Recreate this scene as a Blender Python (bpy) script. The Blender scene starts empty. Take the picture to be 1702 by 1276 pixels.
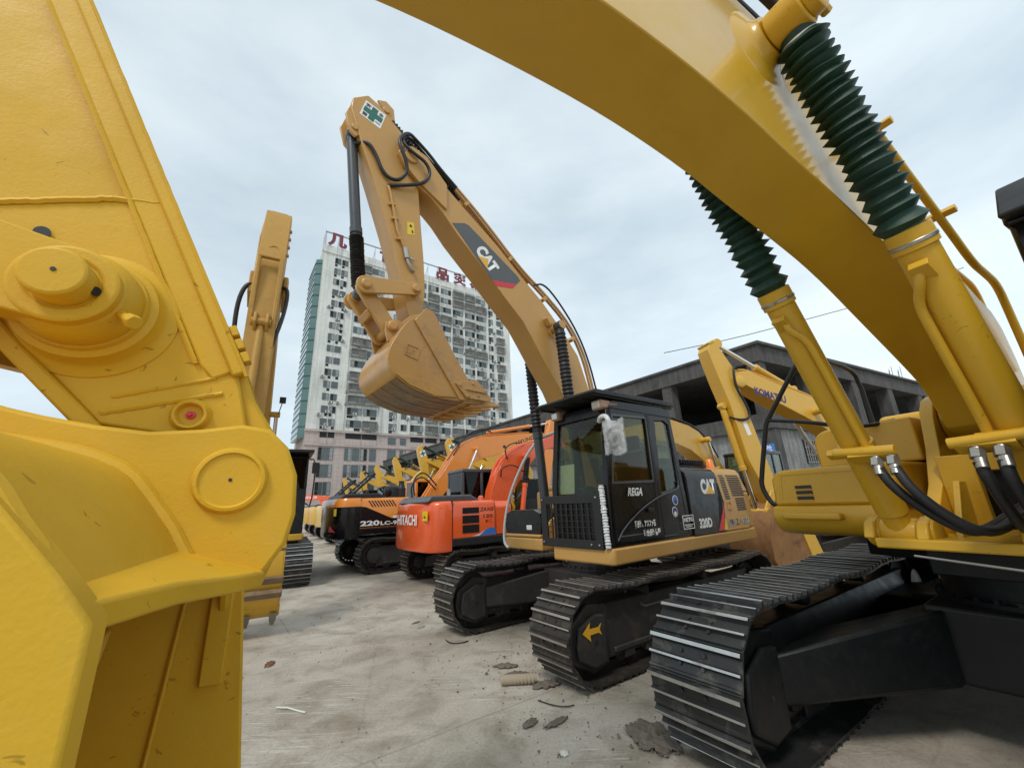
import bpy, math, random
from math import radians as R, sin, cos, pi
from mathutils import Vector as V, Matrix
random.seed(7)
S = bpy.context.scene
COL = S.collection

# ------------------------------------------------------------------ camera
cam = bpy.data.cameras.new("camera")
cam.sensor_width = 36.0
cam.lens = 36.0 * 668.3 / 1702.0
cam.clip_start = 0.05
cam.clip_end = 2000
camo = bpy.data.objects.new("camera", cam)
COL.objects.link(camo)
PIT, ROL = R(16.5), R(2.4)
_f = V((0, cos(PIT), sin(PIT)))
_u = V((0, -sin(PIT), cos(PIT)))
_r = V((1, 0, 0))
r2 = _r * cos(ROL) - _u * sin(ROL)
u2 = _r * sin(ROL) + _u * cos(ROL)
m = Matrix((r2, u2, -_f)).transposed().to_4x4()
m.translation = V((0, 0, 1.773))
camo.matrix_world = m
S.camera = camo

# ------------------------------------------------------------------ sky
SUN_EL, SUN_AZ = R(52), R(205)          # azimuth measured from +Y clockwise
w = bpy.data.worlds.new("World")
S.world = w
w.use_nodes = True
nt = w.node_tree
N, L = nt.nodes, nt.links
N.clear()
out = N.new("ShaderNodeOutputWorld")
bg = N.new("ShaderNodeBackground")
bg.inputs[1].default_value = 0.1
sky = N.new("ShaderNodeTexSky")
sky.sky_type = 'NISHITA'
sky.sun_disc = False
sky.sun_elevation = SUN_EL
sky.sun_rotation = SUN_AZ
tc = N.new("ShaderNodeTexCoord")
mp = N.new("ShaderNodeMapping")
mp.inputs['Scale'].default_value = (1.0, 1.0, 2.6)
mp.inputs['Rotation'].default_value = (0.25, 0.1, 0.5)
n1 = N.new("ShaderNodeTexNoise")
n1.inputs['Scale'].default_value = 1.7
n1.inputs['Detail'].default_value = 7
n1.inputs['Roughness'].default_value = 0.55
rp = N.new("ShaderNodeValToRGB")
rp.color_ramp.elements[0].position = 0.34
rp.color_ramp.elements[0].color = (5.1, 6.15, 6.9, 1)
rp.color_ramp.elements[1].position = 0.66
rp.color_ramp.elements[1].color = (7.4, 8.3, 8.7, 1)
sep = N.new("ShaderNodeSeparateXYZ")
# brighter towards the horizon and towards +X (right of the view)
ma = N.new("ShaderNodeMapRange")
ma.inputs['From Min'].default_value = 0.0
ma.inputs['From Max'].default_value = 0.9
ma.inputs['To Min'].default_value = 1.14
ma.inputs['To Max'].default_value = 0.95
mb = N.new("ShaderNodeMapRange")
mb.inputs['From Min'].default_value = -0.6
mb.inputs['From Max'].default_value = 0.8
mb.inputs['To Min'].default_value = 0.92
mb.inputs['To Max'].default_value = 1.02
mm = N.new("ShaderNodeMath")
mm.operation = 'MULTIPLY'
mul = N.new("ShaderNodeVectorMath")
mul.operation = 'SCALE'
mix = N.new("ShaderNodeMixRGB")
mix.inputs[0].default_value = 0.9
L.new(tc.outputs['Generated'], mp.inputs[0])
L.new(mp.outputs[0], n1.inputs['Vector'])
L.new(n1.outputs['Fac'], rp.inputs[0])
L.new(tc.outputs['Generated'], sep.inputs[0])
L.new(sep.outputs[2], ma.inputs[0])
L.new(sep.outputs[0], mb.inputs[0])
L.new(ma.outputs[0], mm.inputs[0])
L.new(mb.outputs[0], mm.inputs[1])
L.new(rp.outputs[0], mul.inputs[0])
L.new(mm.outputs[0], mul.inputs['Scale'])
L.new(sky.outputs[0], mix.inputs[1])
L.new(mul.outputs[0], mix.inputs[2])
L.new(mix.outputs[0], bg.inputs[0])
L.new(bg.outputs[0], out.inputs[0])

sun = bpy.data.lights.new("sun", 'SUN')
sun.energy = 1.5
sun.angle = R(14)
sun.color = (1.0, 0.96, 0.9)
suno = bpy.data.objects.new("sun", sun)
COL.objects.link(suno)
sd = V((sin(SUN_AZ) * cos(SUN_EL), cos(SUN_AZ) * cos(SUN_EL), sin(SUN_EL)))
suno.rotation_euler = sd.to_track_quat('Z', 'Y').to_euler()
suno.location = sd * 60

S.view_settings.view_transform = 'Standard'
S.view_settings.look = 'None'
S.view_settings.exposure = 0.33
S.view_settings.gamma = 1.0
try:
    S.cycles.max_bounces = 6
    S.cycles.transparent_max_bounces = 12
    S.cycles.use_denoising = True
except Exception:
    pass

# ------------------------------------------------------------------ materials
MATS = {}


def principled(name):
    mt = bpy.data.materials.new(name)
    mt.use_nodes = True
    b = mt.node_tree.nodes['Principled BSDF']
    return mt, mt.node_tree, b


def noise(t, scale, detail=4, rough=0.55, vec=None, dist=0.0):
    n = t.nodes.new("ShaderNodeTexNoise")
    n.inputs['Scale'].default_value = scale
    n.inputs['Detail'].default_value = detail
    n.inputs['Roughness'].default_value = rough
    n.inputs['Distortion'].default_value = dist
    if vec is not None:
        t.links.new(vec, n.inputs['Vector'])
    return n


def ramp(t, src, stops):
    r = t.nodes.new("ShaderNodeValToRGB")
    e = r.color_ramp.elements
    while len(e) < len(stops):
        e.new(0.5)
    for k, (p, c) in enumerate(stops):
        e[k].position = p
        e[k].color = (c[0], c[1], c[2], 1) if hasattr(c, '__len__') else (c, c, c, 1)
    t.links.new(src, r.inputs[0])
    return r


def mixc(t, fac, a, b, mode='MIX'):
    x = t.nodes.new("ShaderNodeMixRGB")
    x.blend_type = mode
    for i, s in ((0, fac), (1, a), (2, b)):
        if hasattr(s, 'is_linked') or hasattr(s, 'links'):
            t.links.new(s, x.inputs[i])
        elif i == 0:
            x.inputs[0].default_value = s
        else:
            x.inputs[i].default_value = (s[0], s[1], s[2], 1)
    return x.outputs[0]


def bump(t, b, src, strength, dist=0.01):
    bp = t.nodes.new("ShaderNodeBump")
    bp.inputs['Strength'].default_value = strength
    bp.inputs['Distance'].default_value = dist
    t.links.new(src, bp.inputs['Height'])
    t.links.new(bp.outputs[0], b.inputs['Normal'])


def paint(name, col, rough=0.4, coat=0.15, metal=0.0, var=0.1, bs=45, bstr=0.12, dirt=0.0,
          dirtcol=(0.16, 0.11, 0.07), coatrough=0.12, big=3.0, spec=0.5, lump=0.0, scuff=0.0):
    if name in MATS:
        return MATS[name]
    mt, t, b = principled(name)
    g = t.nodes.new("ShaderNodeTexCoord").outputs['Object']
    n = noise(t, big, 5, 0.6, g)
    c = mixc(t, n.outputs['Fac'], [x * (1 - var) for x in col], [min(1, x * (1 + var)) for x in col])
    if dirt > 0:
        d = noise(t, 5.5, 8, 0.68, g, 0.4)
        r = ramp(t, d.outputs['Fac'], [(0.52, 0), (0.74, dirt)])
        c = mixc(t, r.outputs[0], c, dirtcol)
    if scuff > 0:                          # sparse scrapes and chips
        sc_ = noise(t, 16, 3, 0.6, g, 2.2)
        sm_ = noise(t, 3.5, 2, 0.5, g)
        ad_ = t.nodes.new("ShaderNodeMath")
        ad_.operation = 'MULTIPLY_ADD'
        ad_.inputs[1].default_value = 0.35
        t.links.new(sm_.outputs['Fac'], ad_.inputs[0])
        t.links.new(sc_.outputs['Fac'], ad_.inputs[2])
        c = mixc(t, ramp(t, ad_.outputs[0], [(0.865, 0), (0.89, scuff)]).outputs[0], c, [x * .35 for x in col])
    t.links.new(c, b.inputs['Base Color'])
    n2 = noise(t, big * 2.3, 4, 0.6, g)
    rr = ramp(t, n2.outputs['Fac'], [(0.3, max(0.03, rough - 0.08)), (0.7, min(1, rough + 0.1))])
    t.links.new(rr.outputs[0], b.inputs['Roughness'])
    b.inputs['Metallic'].default_value = metal
    b.inputs['Coat Weight'].default_value = coat
    b.inputs['Coat Roughness'].default_value = coatrough
    b.inputs['Specular IOR Level'].default_value = spec
    if bstr > 0:
        nb = noise(t, bs, 3, 0.5, g)
        src = nb.outputs['Fac']
        if lump > 0:                       # slow runs and lumps of thick brushed paint
            nl = noise(t, bs * 0.11, 4, 0.55, g, 0.6)
            ma_ = t.nodes.new("ShaderNodeMath")
            ma_.operation = 'MULTIPLY_ADD'
            ma_.inputs[1].default_value = lump * 8
            t.links.new(nl.outputs['Fac'], ma_.inputs[0])
            t.links.new(src, ma_.inputs[2])
            src = ma_.outputs[0]
        bump(t, b, src, bstr, 0.004)
    MATS[name] = mt
    return mt


def glass(name, tint=(0.5, 0.55, 0.52), refl=1.0):
    if name in MATS:
        return MATS[name]
    mt = bpy.data.materials.new(name)
    mt.use_nodes = True
    t = mt.node_tree
    t.nodes.clear()
    o = t.nodes.new("ShaderNodeOutputMaterial")
    tr = t.nodes.new("ShaderNodeBsdfTransparent")
    tr.inputs[0].default_value = (*tint, 1)
    gl = t.nodes.new("ShaderNodeBsdfGlossy")
    gl.inputs['Roughness'].default_value = 0.02
    gl.inputs[0].default_value = (refl, refl, refl, 1)
    lw = t.nodes.new("ShaderNodeLayerWeight")
    pw = t.nodes.new("ShaderNodeMath")
    pw.operation = 'POWER'
    pw.inputs[1].default_value = 4.0
    t.links.new(lw.outputs['Facing'], pw.inputs[0])
    fr = t.nodes.new("ShaderNodeMath")
    fr.operation = 'MULTIPLY_ADD'
    fr.inputs[1].default_value = 0.9
    fr.inputs[2].default_value = 0.02
    t.links.new(pw.outputs[0], fr.inputs[0])
    mx = t.nodes.new("ShaderNodeMixShader")
    t.links.new(fr.outputs[0], mx.inputs[0])
    t.links.new(tr.outputs[0], mx.inputs[1])
    t.links.new(gl.outputs[0], mx.inputs[2])
    t.links.new(mx.outputs[0], o.inputs[0])
    MATS[name] = mt
    return mt


FGY = paint("fresh_yellow_paint", (0.635, 0.36, 0.02), 0.42, 0.15, var=0.07, bs=38, bstr=0.18, coatrough=0.16, scuff=0.5)
FGB = paint("rough_yellow_paint", (0.66, 0.385, 0.022), 0.56, 0.04, var=0.12, bs=170, bstr=0.13, coatrough=0.4, big=5, scuff=0.6, lump=0.22, spec=0.32, dirt=0.18, dirtcol=(0.5, 0.36, 0.10))
FGS = paint("glossy_yellow_paint", (0.64, 0.37, 0.02), 0.36, 0.6, var=0.07, bs=14, bstr=0.05, coatrough=0.13, dirt=0.12, dirtcol=(0.36, 0.23, 0.05))
CATY = paint("tan_yellow_paint", (0.52, 0.285, 0.075), 0.42, 0.2, var=0.08, bstr=0.05, scuff=0.35, dirt=0.12)
CATB = paint("worn_tan_paint", (0.47, 0.25, 0.065), 0.38, 0.35, var=0.12, dirt=0.55, bstr=0.15)
YEL = paint("machine_yellow", (0.66, 0.37, 0.03), 0.4, 0.3, var=0.08, dirt=0.25)
YELP = paint("pale_machine_yellow", (0.66, 0.43, 0.09), 0.42, 0.3, var=0.08, dirt=0.3)
ORR = paint("orange_red_paint", (0.76, 0.105, 0.022), 0.3, 0.6, var=0.05, bstr=0.04)
YELSH = paint("shaded_machine_yellow", (0.44, 0.235, 0.03), 0.5, 0.1, var=0.12, dirt=0.4, dirtcol=(0.22, 0.12, 0.03))  # machine yellow darkened: shade on the upright arm put into the colour
ORG = paint("orange_paint", (0.75, 0.245, 0.025), 0.32, 0.5, var=0.06, bstr=0.04)
BLK = paint("gloss_black_paint", (0.008, 0.008, 0.009), 0.25, 0.12, var=0.2, bstr=0.03, spec=0.3)
DRK = paint("matt_black_plastic", (0.016, 0.017, 0.018), 0.5, 0.05, var=0.25, bstr=0.1, spec=0.35)
GRY = paint("dark_grey_panel", (0.06, 0.063, 0.068), 0.45, 0.2, var=0.15)
TRK = paint("dusty_track_steel", (0.042, 0.036, 0.031), 0.55, 0.0, metal=0.35, var=0.35, dirt=0.8, dirtcol=(0.15, 0.125, 0.095), bs=60, bstr=0.4)
TRKW = paint("worn_grouser_steel", (0.38, 0.345, 0.295), 0.42, 0.0, metal=0.7, var=0.4, dirt=0.5, dirtcol=(0.12, 0.10, 0.08), bstr=0.3)
FTR = paint("fresh_black_track", (0.030, 0.030, 0.030), 0.46, 0.0, metal=0.3, var=0.5, dirt=0.8, dirtcol=(0.17, 0.155, 0.13), bs=42, bstr=0.6)
FTW = paint("bare_grouser_edge", (0.50, 0.50, 0.48), 0.36, 0.0, metal=0.8, var=0.4, dirt=0.85, dirtcol=(0.07, 0.07, 0.07), bs=70, bstr=0.4)
UND = paint("dusty_undercarriage", (0.030, 0.027, 0.025), 0.6, 0.0, var=0.35, dirt=0.6, dirtcol=(0.11, 0.09, 0.07), bstr=0.3)
FUN = paint("black_undercarriage_paint", (0.006, 0.007, 0.008), 0.45, 0.04, var=0.3, dirt=0.45, dirtcol=(0.035, 0.031, 0.026), bstr=0.15, spec=0.3)
STL = paint("chrome_rod", (0.75, 0.75, 0.74), 0.12, 0.0, metal=1.0, var=0.03, bstr=0)
FIT = paint("zinc_fitting", (0.42, 0.40, 0.36), 0.35, 0.0, metal=0.9, var=0.2)
RUB = paint("hose_rubber", (0.014, 0.014, 0.015), 0.5, 0.05, var=0.2, bs=160, bstr=0.5)
GRN = paint("dark_green_bellows_cloth", (0.010, 0.042, 0.026), 0.62, 0.1, var=0.45, bs=30, bstr=0.5, coatrough=0.4)
BLW = paint("black_bellows", (0.012, 0.012, 0.013), 0.6, 0.05, var=0.2)
CYL = paint("dark_cylinder_paint", (0.035, 0.04, 0.046), 0.35, 0.3, var=0.1)
WHT = paint("white_vinyl", (0.82, 0.82, 0.80), 0.45, 0.1, var=0.03, bstr=0)
RED = paint("red_vinyl", (0.62, 0.02, 0.04), 0.4, 0.2, var=0.04, bstr=0)
DGR = paint("grey_vinyl", (0.085, 0.09, 0.095), 0.45, 0.15, var=0.05, bstr=0)
LOGY = paint("amber_vinyl", (0.80, 0.42, 0.03), 0.4, 0.2, var=0.03, bstr=0)
WRN = paint("warning_yellow_vinyl", (0.80, 0.55, 0.02), 0.4, 0.2, var=0.05, bstr=0)
GCR = paint("green_vinyl", (0.02, 0.14, 0.10), 0.4, 0.1, var=0.05, bstr=0)
BLU = paint("blue_vinyl", (0.03, 0.16, 0.50), 0.4, 0.2, var=0.15, bstr=0)
NAV = paint("navy_vinyl", (0.02, 0.02, 0.16), 0.4, 0.1, var=0.1, bstr=0)
BKV = paint("black_vinyl", (0.012, 0.012, 0.012), 0.45, 0.1, var=0.1, bstr=0)
SEAT = paint("dark_red_seat_cloth", (0.10, 0.015, 0.018), 0.8, 0, var=0.2)
PLW = paint("bubble_wrap", (0.62, 0.64, 0.64), 0.25, 0.3, var=0.15, bs=25, bstr=0.8)
LMP = paint("lamp_lens", (0.75, 0.76, 0.74), 0.1, 0.6, metal=0.3, var=0.1)
LTN = paint("lamp_housing", (0.36, 0.22, 0.14), 0.45, 0.1, var=0.1)
AMB = paint("amber_beacon", (0.85, 0.22, 0.02), 0.2, 0.5, var=0.05)
RST = paint("rusty_bucket_steel", (0.25, 0.125, 0.045), 0.7, 0.0, var=0.45, dirt=1.0, dirtcol=(0.10, 0.045, 0.025), bs=30, bstr=0.5, big=5)
WORN = paint("scraped_bucket_steel", (0.20, 0.135, 0.08), 0.5, 0.1, metal=0.2, var=0.35, dirt=0.8, dirtcol=(0.40, 0.24, 0.07), bs=25, bstr=0.3, big=7)
TOOTH = paint("worn_tooth_steel", (0.36, 0.31, 0.25), 0.5, 0.0, metal=0.5, var=0.3)
GLS = glass("cab_glass", (0.72, 0.76, 0.64))
GLD = glass("dark_cab_glass", (0.07, 0.08, 0.085))
FILM = glass("clear_film", (0.8, 0.82, 0.82))


# ------------------------------------------------------------------ mesh builder
def ax(p, c, axis):
    if axis == 'y':
        return (p[0], c, p[1])
    if axis == 'z':
        return (p[0], p[1], c)
    return (c, p[0], p[1])


def basis(d):
    d = V(d).normalized()
    a = V((0, 0, 1)) if abs(d.z) < 0.9 else V((1, 0, 0))
    x = d.cross(a).normalized()
    return x, d.cross(x).normalized(), d


class MB:
    def __init__(s):
        s.v, s.f, s.m = [], [], []

    def add(s, vs, fs, mi=0, T=None):
        k = len(s.v)
        s.v += [tuple(T @ V(p)) if T else tuple(p) for p in vs]
        s.f += [tuple(i + k for i in f) for f in fs]
        s.m += [mi] * len(fs)
        return s

    def box(s, c, d, mi=0, T=None, rz=0.0, ry=0.0):
        x, y, z = [q / 2 for q in d]
        vs = [(a * x, b * y, e * z) for a in (-1, 1) for b in (-1, 1) for e in (-1, 1)]
        M = Matrix.Translation(c) @ Matrix.Rotation(rz, 4, 'Z') @ Matrix.Rotation(ry, 4, 'Y')
        if T:
            M = T @ M
        return s.add(vs, [(0, 1, 3, 2), (4, 6, 7, 5), (0, 4, 5, 1), (2, 3, 7, 6), (0, 2, 6, 4), (1, 5, 7, 3)], mi, M)

    def prism(s, poly, c0, c1, axis='y', mi=0, T=None):
        n = len(poly)
        vs = [ax(p, c0, axis) for p in poly] + [ax(p, c1, axis) for p in poly]
        fs = [tuple(range(n)), tuple(range(2 * n - 1, n - 1, -1))]
        fs += [(i, i + n, (i + 1) % n + n, (i + 1) % n) for i in range(n)]
        return s.add(vs, fs, mi, T)

    def ring(s, outer, inner, c0, c1, axis='y', mi=0):
        n = len(outer)
        vs = [ax(p, c, axis) for c in (c0, c1) for P in (outer, inner) for p in P]
        fs = []
        for i in range(n):
            j = (i + 1) % n
            fs += [(i, j, n + j, n + i), (2 * n + i, 3 * n + i, 3 * n + j, 2 * n + j),
                   (i, 2 * n + i, 2 * n + j, j), (n + i, n + j, 3 * n + j, 3 * n + i)]
        return s.add(vs, fs, mi)

    def strip(s, line, th, c0, c1, axis='y', mi=0):
        """an open polyline given thickness th (to its left) and extruded"""
        inner = []
        for i, p in enumerate(line):
            a = line[max(0, i - 1)]
            b = line[min(len(line) - 1, i + 1)]
            d = V((b[0] - a[0], b[1] - a[1])).normalized()
            inner.append((p[0] - d.y * th, p[1] + d.x * th))
        n = len(line)
        vs = [ax(p, c, axis) for c in (c0, c1) for P in (line, inner) for p in P]
        fs = []
        for i in range(n - 1):
            j = i + 1
            fs += [(i, j, 2 * n + j, 2 * n + i), (n + i, 3 * n + i, 3 * n + j, n + j),
                   (i, n + i, n + j, j), (2 * n + i, 2 * n + j, 3 * n + j, 3 * n + i)]
        fs += [(0, 2 * n, 3 * n, n), (n - 1, 2 * n - 1, 4 * n - 1, 3 * n - 1)]
        return s.add(vs, fs, mi)

    def lathe(s, p0, d, prof, n=24, mi=0, jit=0.0):
        x, y, z = basis(d)
        p0 = V(p0)
        vs, fs = [], []
        for t, r in prof:
            for k in range(n):
                a = 2 * pi * k / n
                rr = r * (1 + (random.uniform(-jit, jit) if jit else 0))
                vs.append(p0 + z * t + (x * cos(a) + y * sin(a)) * rr)
        for i in range(len(prof) - 1):
            for k in range(n):
                j = (k + 1) % n
                fs.append((i * n + k, i * n + j, (i + 1) * n + j, (i + 1) * n + k))
        if prof[0][1] > 1e-5:
            fs.append(tuple(range(n - 1, -1, -1)))
        if prof[-1][1] > 1e-5:
            b = (len(prof) - 1) * n
            fs.append(tuple(range(b, b + n)))
        return s.add(vs, fs, mi)

    def cyl(s, p0, p1, r, r1=None, n=20, mi=0):
        d = V(p1) - V(p0)
        return s.lathe(p0, d, [(0, r), (d.length, r if r1 is None else r1)], n, mi)

    def tube(s, pts, r, n=8, mi=0, smooth=0):
        pts = [V(p) for p in pts]
        for _ in range(smooth):
            q = [pts[0]]
            for a, b in zip(pts, pts[1:]):
                q += [a * 0.75 + b * 0.25, a * 0.25 + b * 0.75]
            pts = q + [pts[-1]]
        vs, fs = [], []
        d0 = (pts[1] - pts[0]).normalized()
        x, y, _ = basis(d0)
        for i, p in enumerate(pts):
            d = (pts[min(i + 1, len(pts) - 1)] - pts[max(i - 1, 0)]).normalized()
            x = (x - d * x.dot(d)).normalized()
            y = d.cross(x)
            for k in range(n):
                a = 2 * pi * k / n
                vs.append(p + (x * cos(a) + y * sin(a)) * r)
        for i in range(len(pts) - 1):
            for k in range(n):
                j = (k + 1) % n
                fs.append((i * n + k, i * n + j, (i + 1) * n + j, (i + 1) * n + k))
        fs.append(tuple(range(n - 1, -1, -1)))
        fs.append(tuple(range((len(pts) - 1) * n, len(pts) * n)))
        return s.add(vs, fs, mi)

    def build(s, name, mats, parent=None, bevel=0.0, seg=2, rz=0.0, loc=None, smooth=38):
        me = bpy.data.meshes.new(name)
        me.from_pydata(s.v, [], s.f)
        mats = mats if isinstance(mats, (list, tuple)) else [mats]
        for q in mats:
            me.materials.append(q)
        me.polygons.foreach_set('material_index', s.m)
        import bmesh
        bm = bmesh.new()
        bm.from_mesh(me)
        bmesh.ops.recalc_face_normals(bm, faces=bm.faces)
        bm.to_mesh(me)
        bm.free()
        me.polygons.foreach_set('use_smooth', [True] * len(me.polygons))
        me.set_sharp_from_angle(angle=R(smooth))
        o = bpy.data.objects.new(name, me)
        COL.objects.link(o)
        if parent:
            o.parent = parent
        if rz:
            o.rotation_euler = (0, 0, rz)
        if loc:
            o.location = loc
        if bevel > 0:
            b = o.modifiers.new("bevel", 'BEVEL')
            b.width = bevel
            b.segments = seg
            b.limit_method = 'ANGLE'
            b.angle_limit = R(40)
            b.harden_normals = False
        return o


def text(name, body, P0, U, Vv, w, h, mat, parent, shear=0.0, bold=0.0, rz=0.0, off=0.0):
    """lettering as a flat mesh filling w x h at lower left P0, along U (right) and Vv (up)"""
    c = bpy.data.curves.new(name, 'FONT')
    c.body = body
    c.resolution_u = 3
    c.offset = bold
    o = bpy.data.objects.new(name + "_tmp", c)
    COL.objects.link(o)
    me = bpy.data.meshes.new_from_object(o.evaluated_get(bpy.context.evaluated_depsgraph_get()))
    bpy.data.objects.remove(o)
    xs = [v.co.x for v in me.vertices]
    ys = [v.co.y for v in me.vertices]
    x0, x1, y0, y1 = min(xs), max(xs), min(ys), max(ys)
    U, Vv, P0 = V(U).normalized(), V(Vv).normalized(), V(P0)
    nn = U.cross(Vv)
    for v in me.vertices:
        a = (v.co.x - x0) / max(1e-6, x1 - x0)
        b = (v.co.y - y0) / max(1e-6, y1 - y0)
        v.co = P0 + U * (a * w + shear * b * h) + Vv * (b * h) + nn * off
    me.materials.clear()
    me.materials.append(mat)
    me.name = name
    o = bpy.data.objects.new(name, me)
    COL.objects.link(o)
    o.parent = parent
    if rz:
        o.rotation_euler = (0, 0, rz)
    return o


def thing(name, label, cat, loc=(0, 0, 0), rz=0.0, group=None):
    o = bpy.data.objects.new(name, None)
    COL.objects.link(o)
    o.location = loc
    o.rotation_euler = (0, 0, rz)
    o['label'] = label
    o['category'] = cat
    if group:
        o['group'] = group
    return o


def tag(o, label, cat, group=None):
    o['label'] = label
    o['category'] = cat
    if group:
        o['group'] = group
    return o


def copy_tree(o, parent=None):
    c = o.copy()
    COL.objects.link(c)
    c.parent = parent
    for ch in list(o.children):
        copy_tree(ch, c)
    return c


def soft(line, n=2, closed=False):
    """round the corners of a 2-D outline (Chaikin)"""
    for _ in range(n):
        q = [] if closed else [line[0]]
        L_ = len(line)
        for i in range(L_ if closed else L_ - 1):
            a, b = line[i], line[(i + 1) % L_]
            q += [(a[0] * .75 + b[0] * .25, a[1] * .75 + b[1] * .25), (a[0] * .25 + b[0] * .75, a[1] * .25 + b[1] * .75)]
        if not closed:
            q.append(line[-1])
        line = q
    return line


def circ(cx, cz, r, a0, a1, n):
    return [(cx + r * cos(R(a0 + (a1 - a0) * k / n)), cz + r * sin(R(a0 + (a1 - a0) * k / n))) for k in range(n + 1)]

# ------------------------------------------------------------------ excavator pieces
def track_path(Ln, H, g, sag, n):
    Rr = H / 2
    c = Ln / 2 - Rr
    r = Rr - g
    P = []
    for k in range(41):
        P.append((-c + 2 * c * k / 40, g))
    for k in range(1, 24):
        a = R(-90 + 180 * k / 24)
        P.append((c + r * cos(a), Rr + r * sin(a)))
    for k in range(61):
        t = k / 60
        s_ = sag * abs(sin(pi * t * 3)) ** 1.5 + 0.4 * sag * sin(pi * t)
        P.append((c - 2 * c * t, H - g - s_))
    for k in range(1, 24):
        a = R(90 + 180 * k / 24)
        P.append((-c + r * cos(a), Rr + r * sin(a)))
    P.append(P[0])
    d = [0]
    for a, b in zip(P, P[1:]):
        d.append(d[-1] + math.hypot(b[0] - a[0], b[1] - a[1]))
    T = d[-1]

    def at(q):
        q %= T
        for i in range(len(P) - 1):
            if d[i + 1] >= q:
                f = (q - d[i]) / max(1e-9, d[i + 1] - d[i])
                return V((P[i][0] + (P[i + 1][0] - P[i][0]) * f, P[i][1] + (P[i + 1][1] - P[i][1]) * f))
        return V(P[0])
    res = []
    ph = T / n
    for i in range(n):
        p0, p1 = at(i * ph), at((i + 1) * ph)
        t = (p1 - p0)
        ln = t.length
        t.normalize()
        res.append(((p0 + p1) / 2, t, V((t.y, -t.x)), ln))
    return res


def shoes(mb, Ln, H, w, yc, n, g=0.032, sag=0.03, holes=False):
    for (p, t, nn, ph) in track_path(Ln, H, g, sag, n):
        h = ph / 2

        def P(u, v):
            q = p + t * u + nn * v
            return (q.x, q.y)
        jy = random.uniform(-.005, .005)
        a, b = yc - w / 2 + jy, yc + w / 2 + jy
        p = p + nn * random.uniform(-.004, .002)
        an_ = random.uniform(-.02, .02)
        t, nn = t * cos(an_) + nn * sin(an_), nn * cos(an_) - t * sin(an_)
        plate = [P(-h * .98, -.014), P(h * .98, -.014), P(h * .98, 0), P(h * .92, g * .92), P(h * .74, g * .95), P(h * .62, 0.002),
                 P(h * .05, 0.001), P(-h * .02, g * .8), P(-h * .16, g * .8), P(-h * .24, .001), P(-h * .66, .002),
                 P(-h * .72, g * .4), P(-h * .84, g * .4), P(-h * .9, 0), P(-h * .98, 0)]
        mb.prism(plate, a, b, 'y', 0)
        mb.prism([P(h * .93, g * .9), P(h * .93, g * 1.0), P(h * .73, g * 1.02), P(h * .73, g * .9)], a - .001, b + .001, 'y', 1)
        mb.prism([P(-h * .03, g * .75), P(-h * .03, g * .86), P(-h * .15, g * .86), P(-h * .15, g * .75)], a - .001, b + .001, 'y', 1)
        # link block and bolts
        mb.prism([P(-h * 1.02, -.10), P(h * 1.02, -.10), P(h * 1.02, -.012), P(-h * 1.02, -.012)], yc - .09, yc + .09, 'y', 0)
        for dy in (-.085, .085):
            for du in (-.3, .36):
                q = p + t * (h * du)
                e = q + nn * .016
                mb.lathe((q.x, yc + dy, q.y), (nn.x, 0, nn.y), [(0, .014), (.014, .014)], 6, 0)
        if holes:
            sl = [P(h * u_, .003) for u_ in (.52, .16)]
            vv = []
            for (cy_, a0) in ((yc + .03, -90), (yc - .03, 90)):
                for q_ in range(7):
                    an = R(a0 + 180 * q_ / 6)
                    pt = P(h * (.33 + .21 * sin(an)), .0035)
                    vv.append((pt[0], cy_ + .034 * cos(an), pt[1]))
            mb.add(vv, [tuple(range(len(vv)))], 2)


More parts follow.
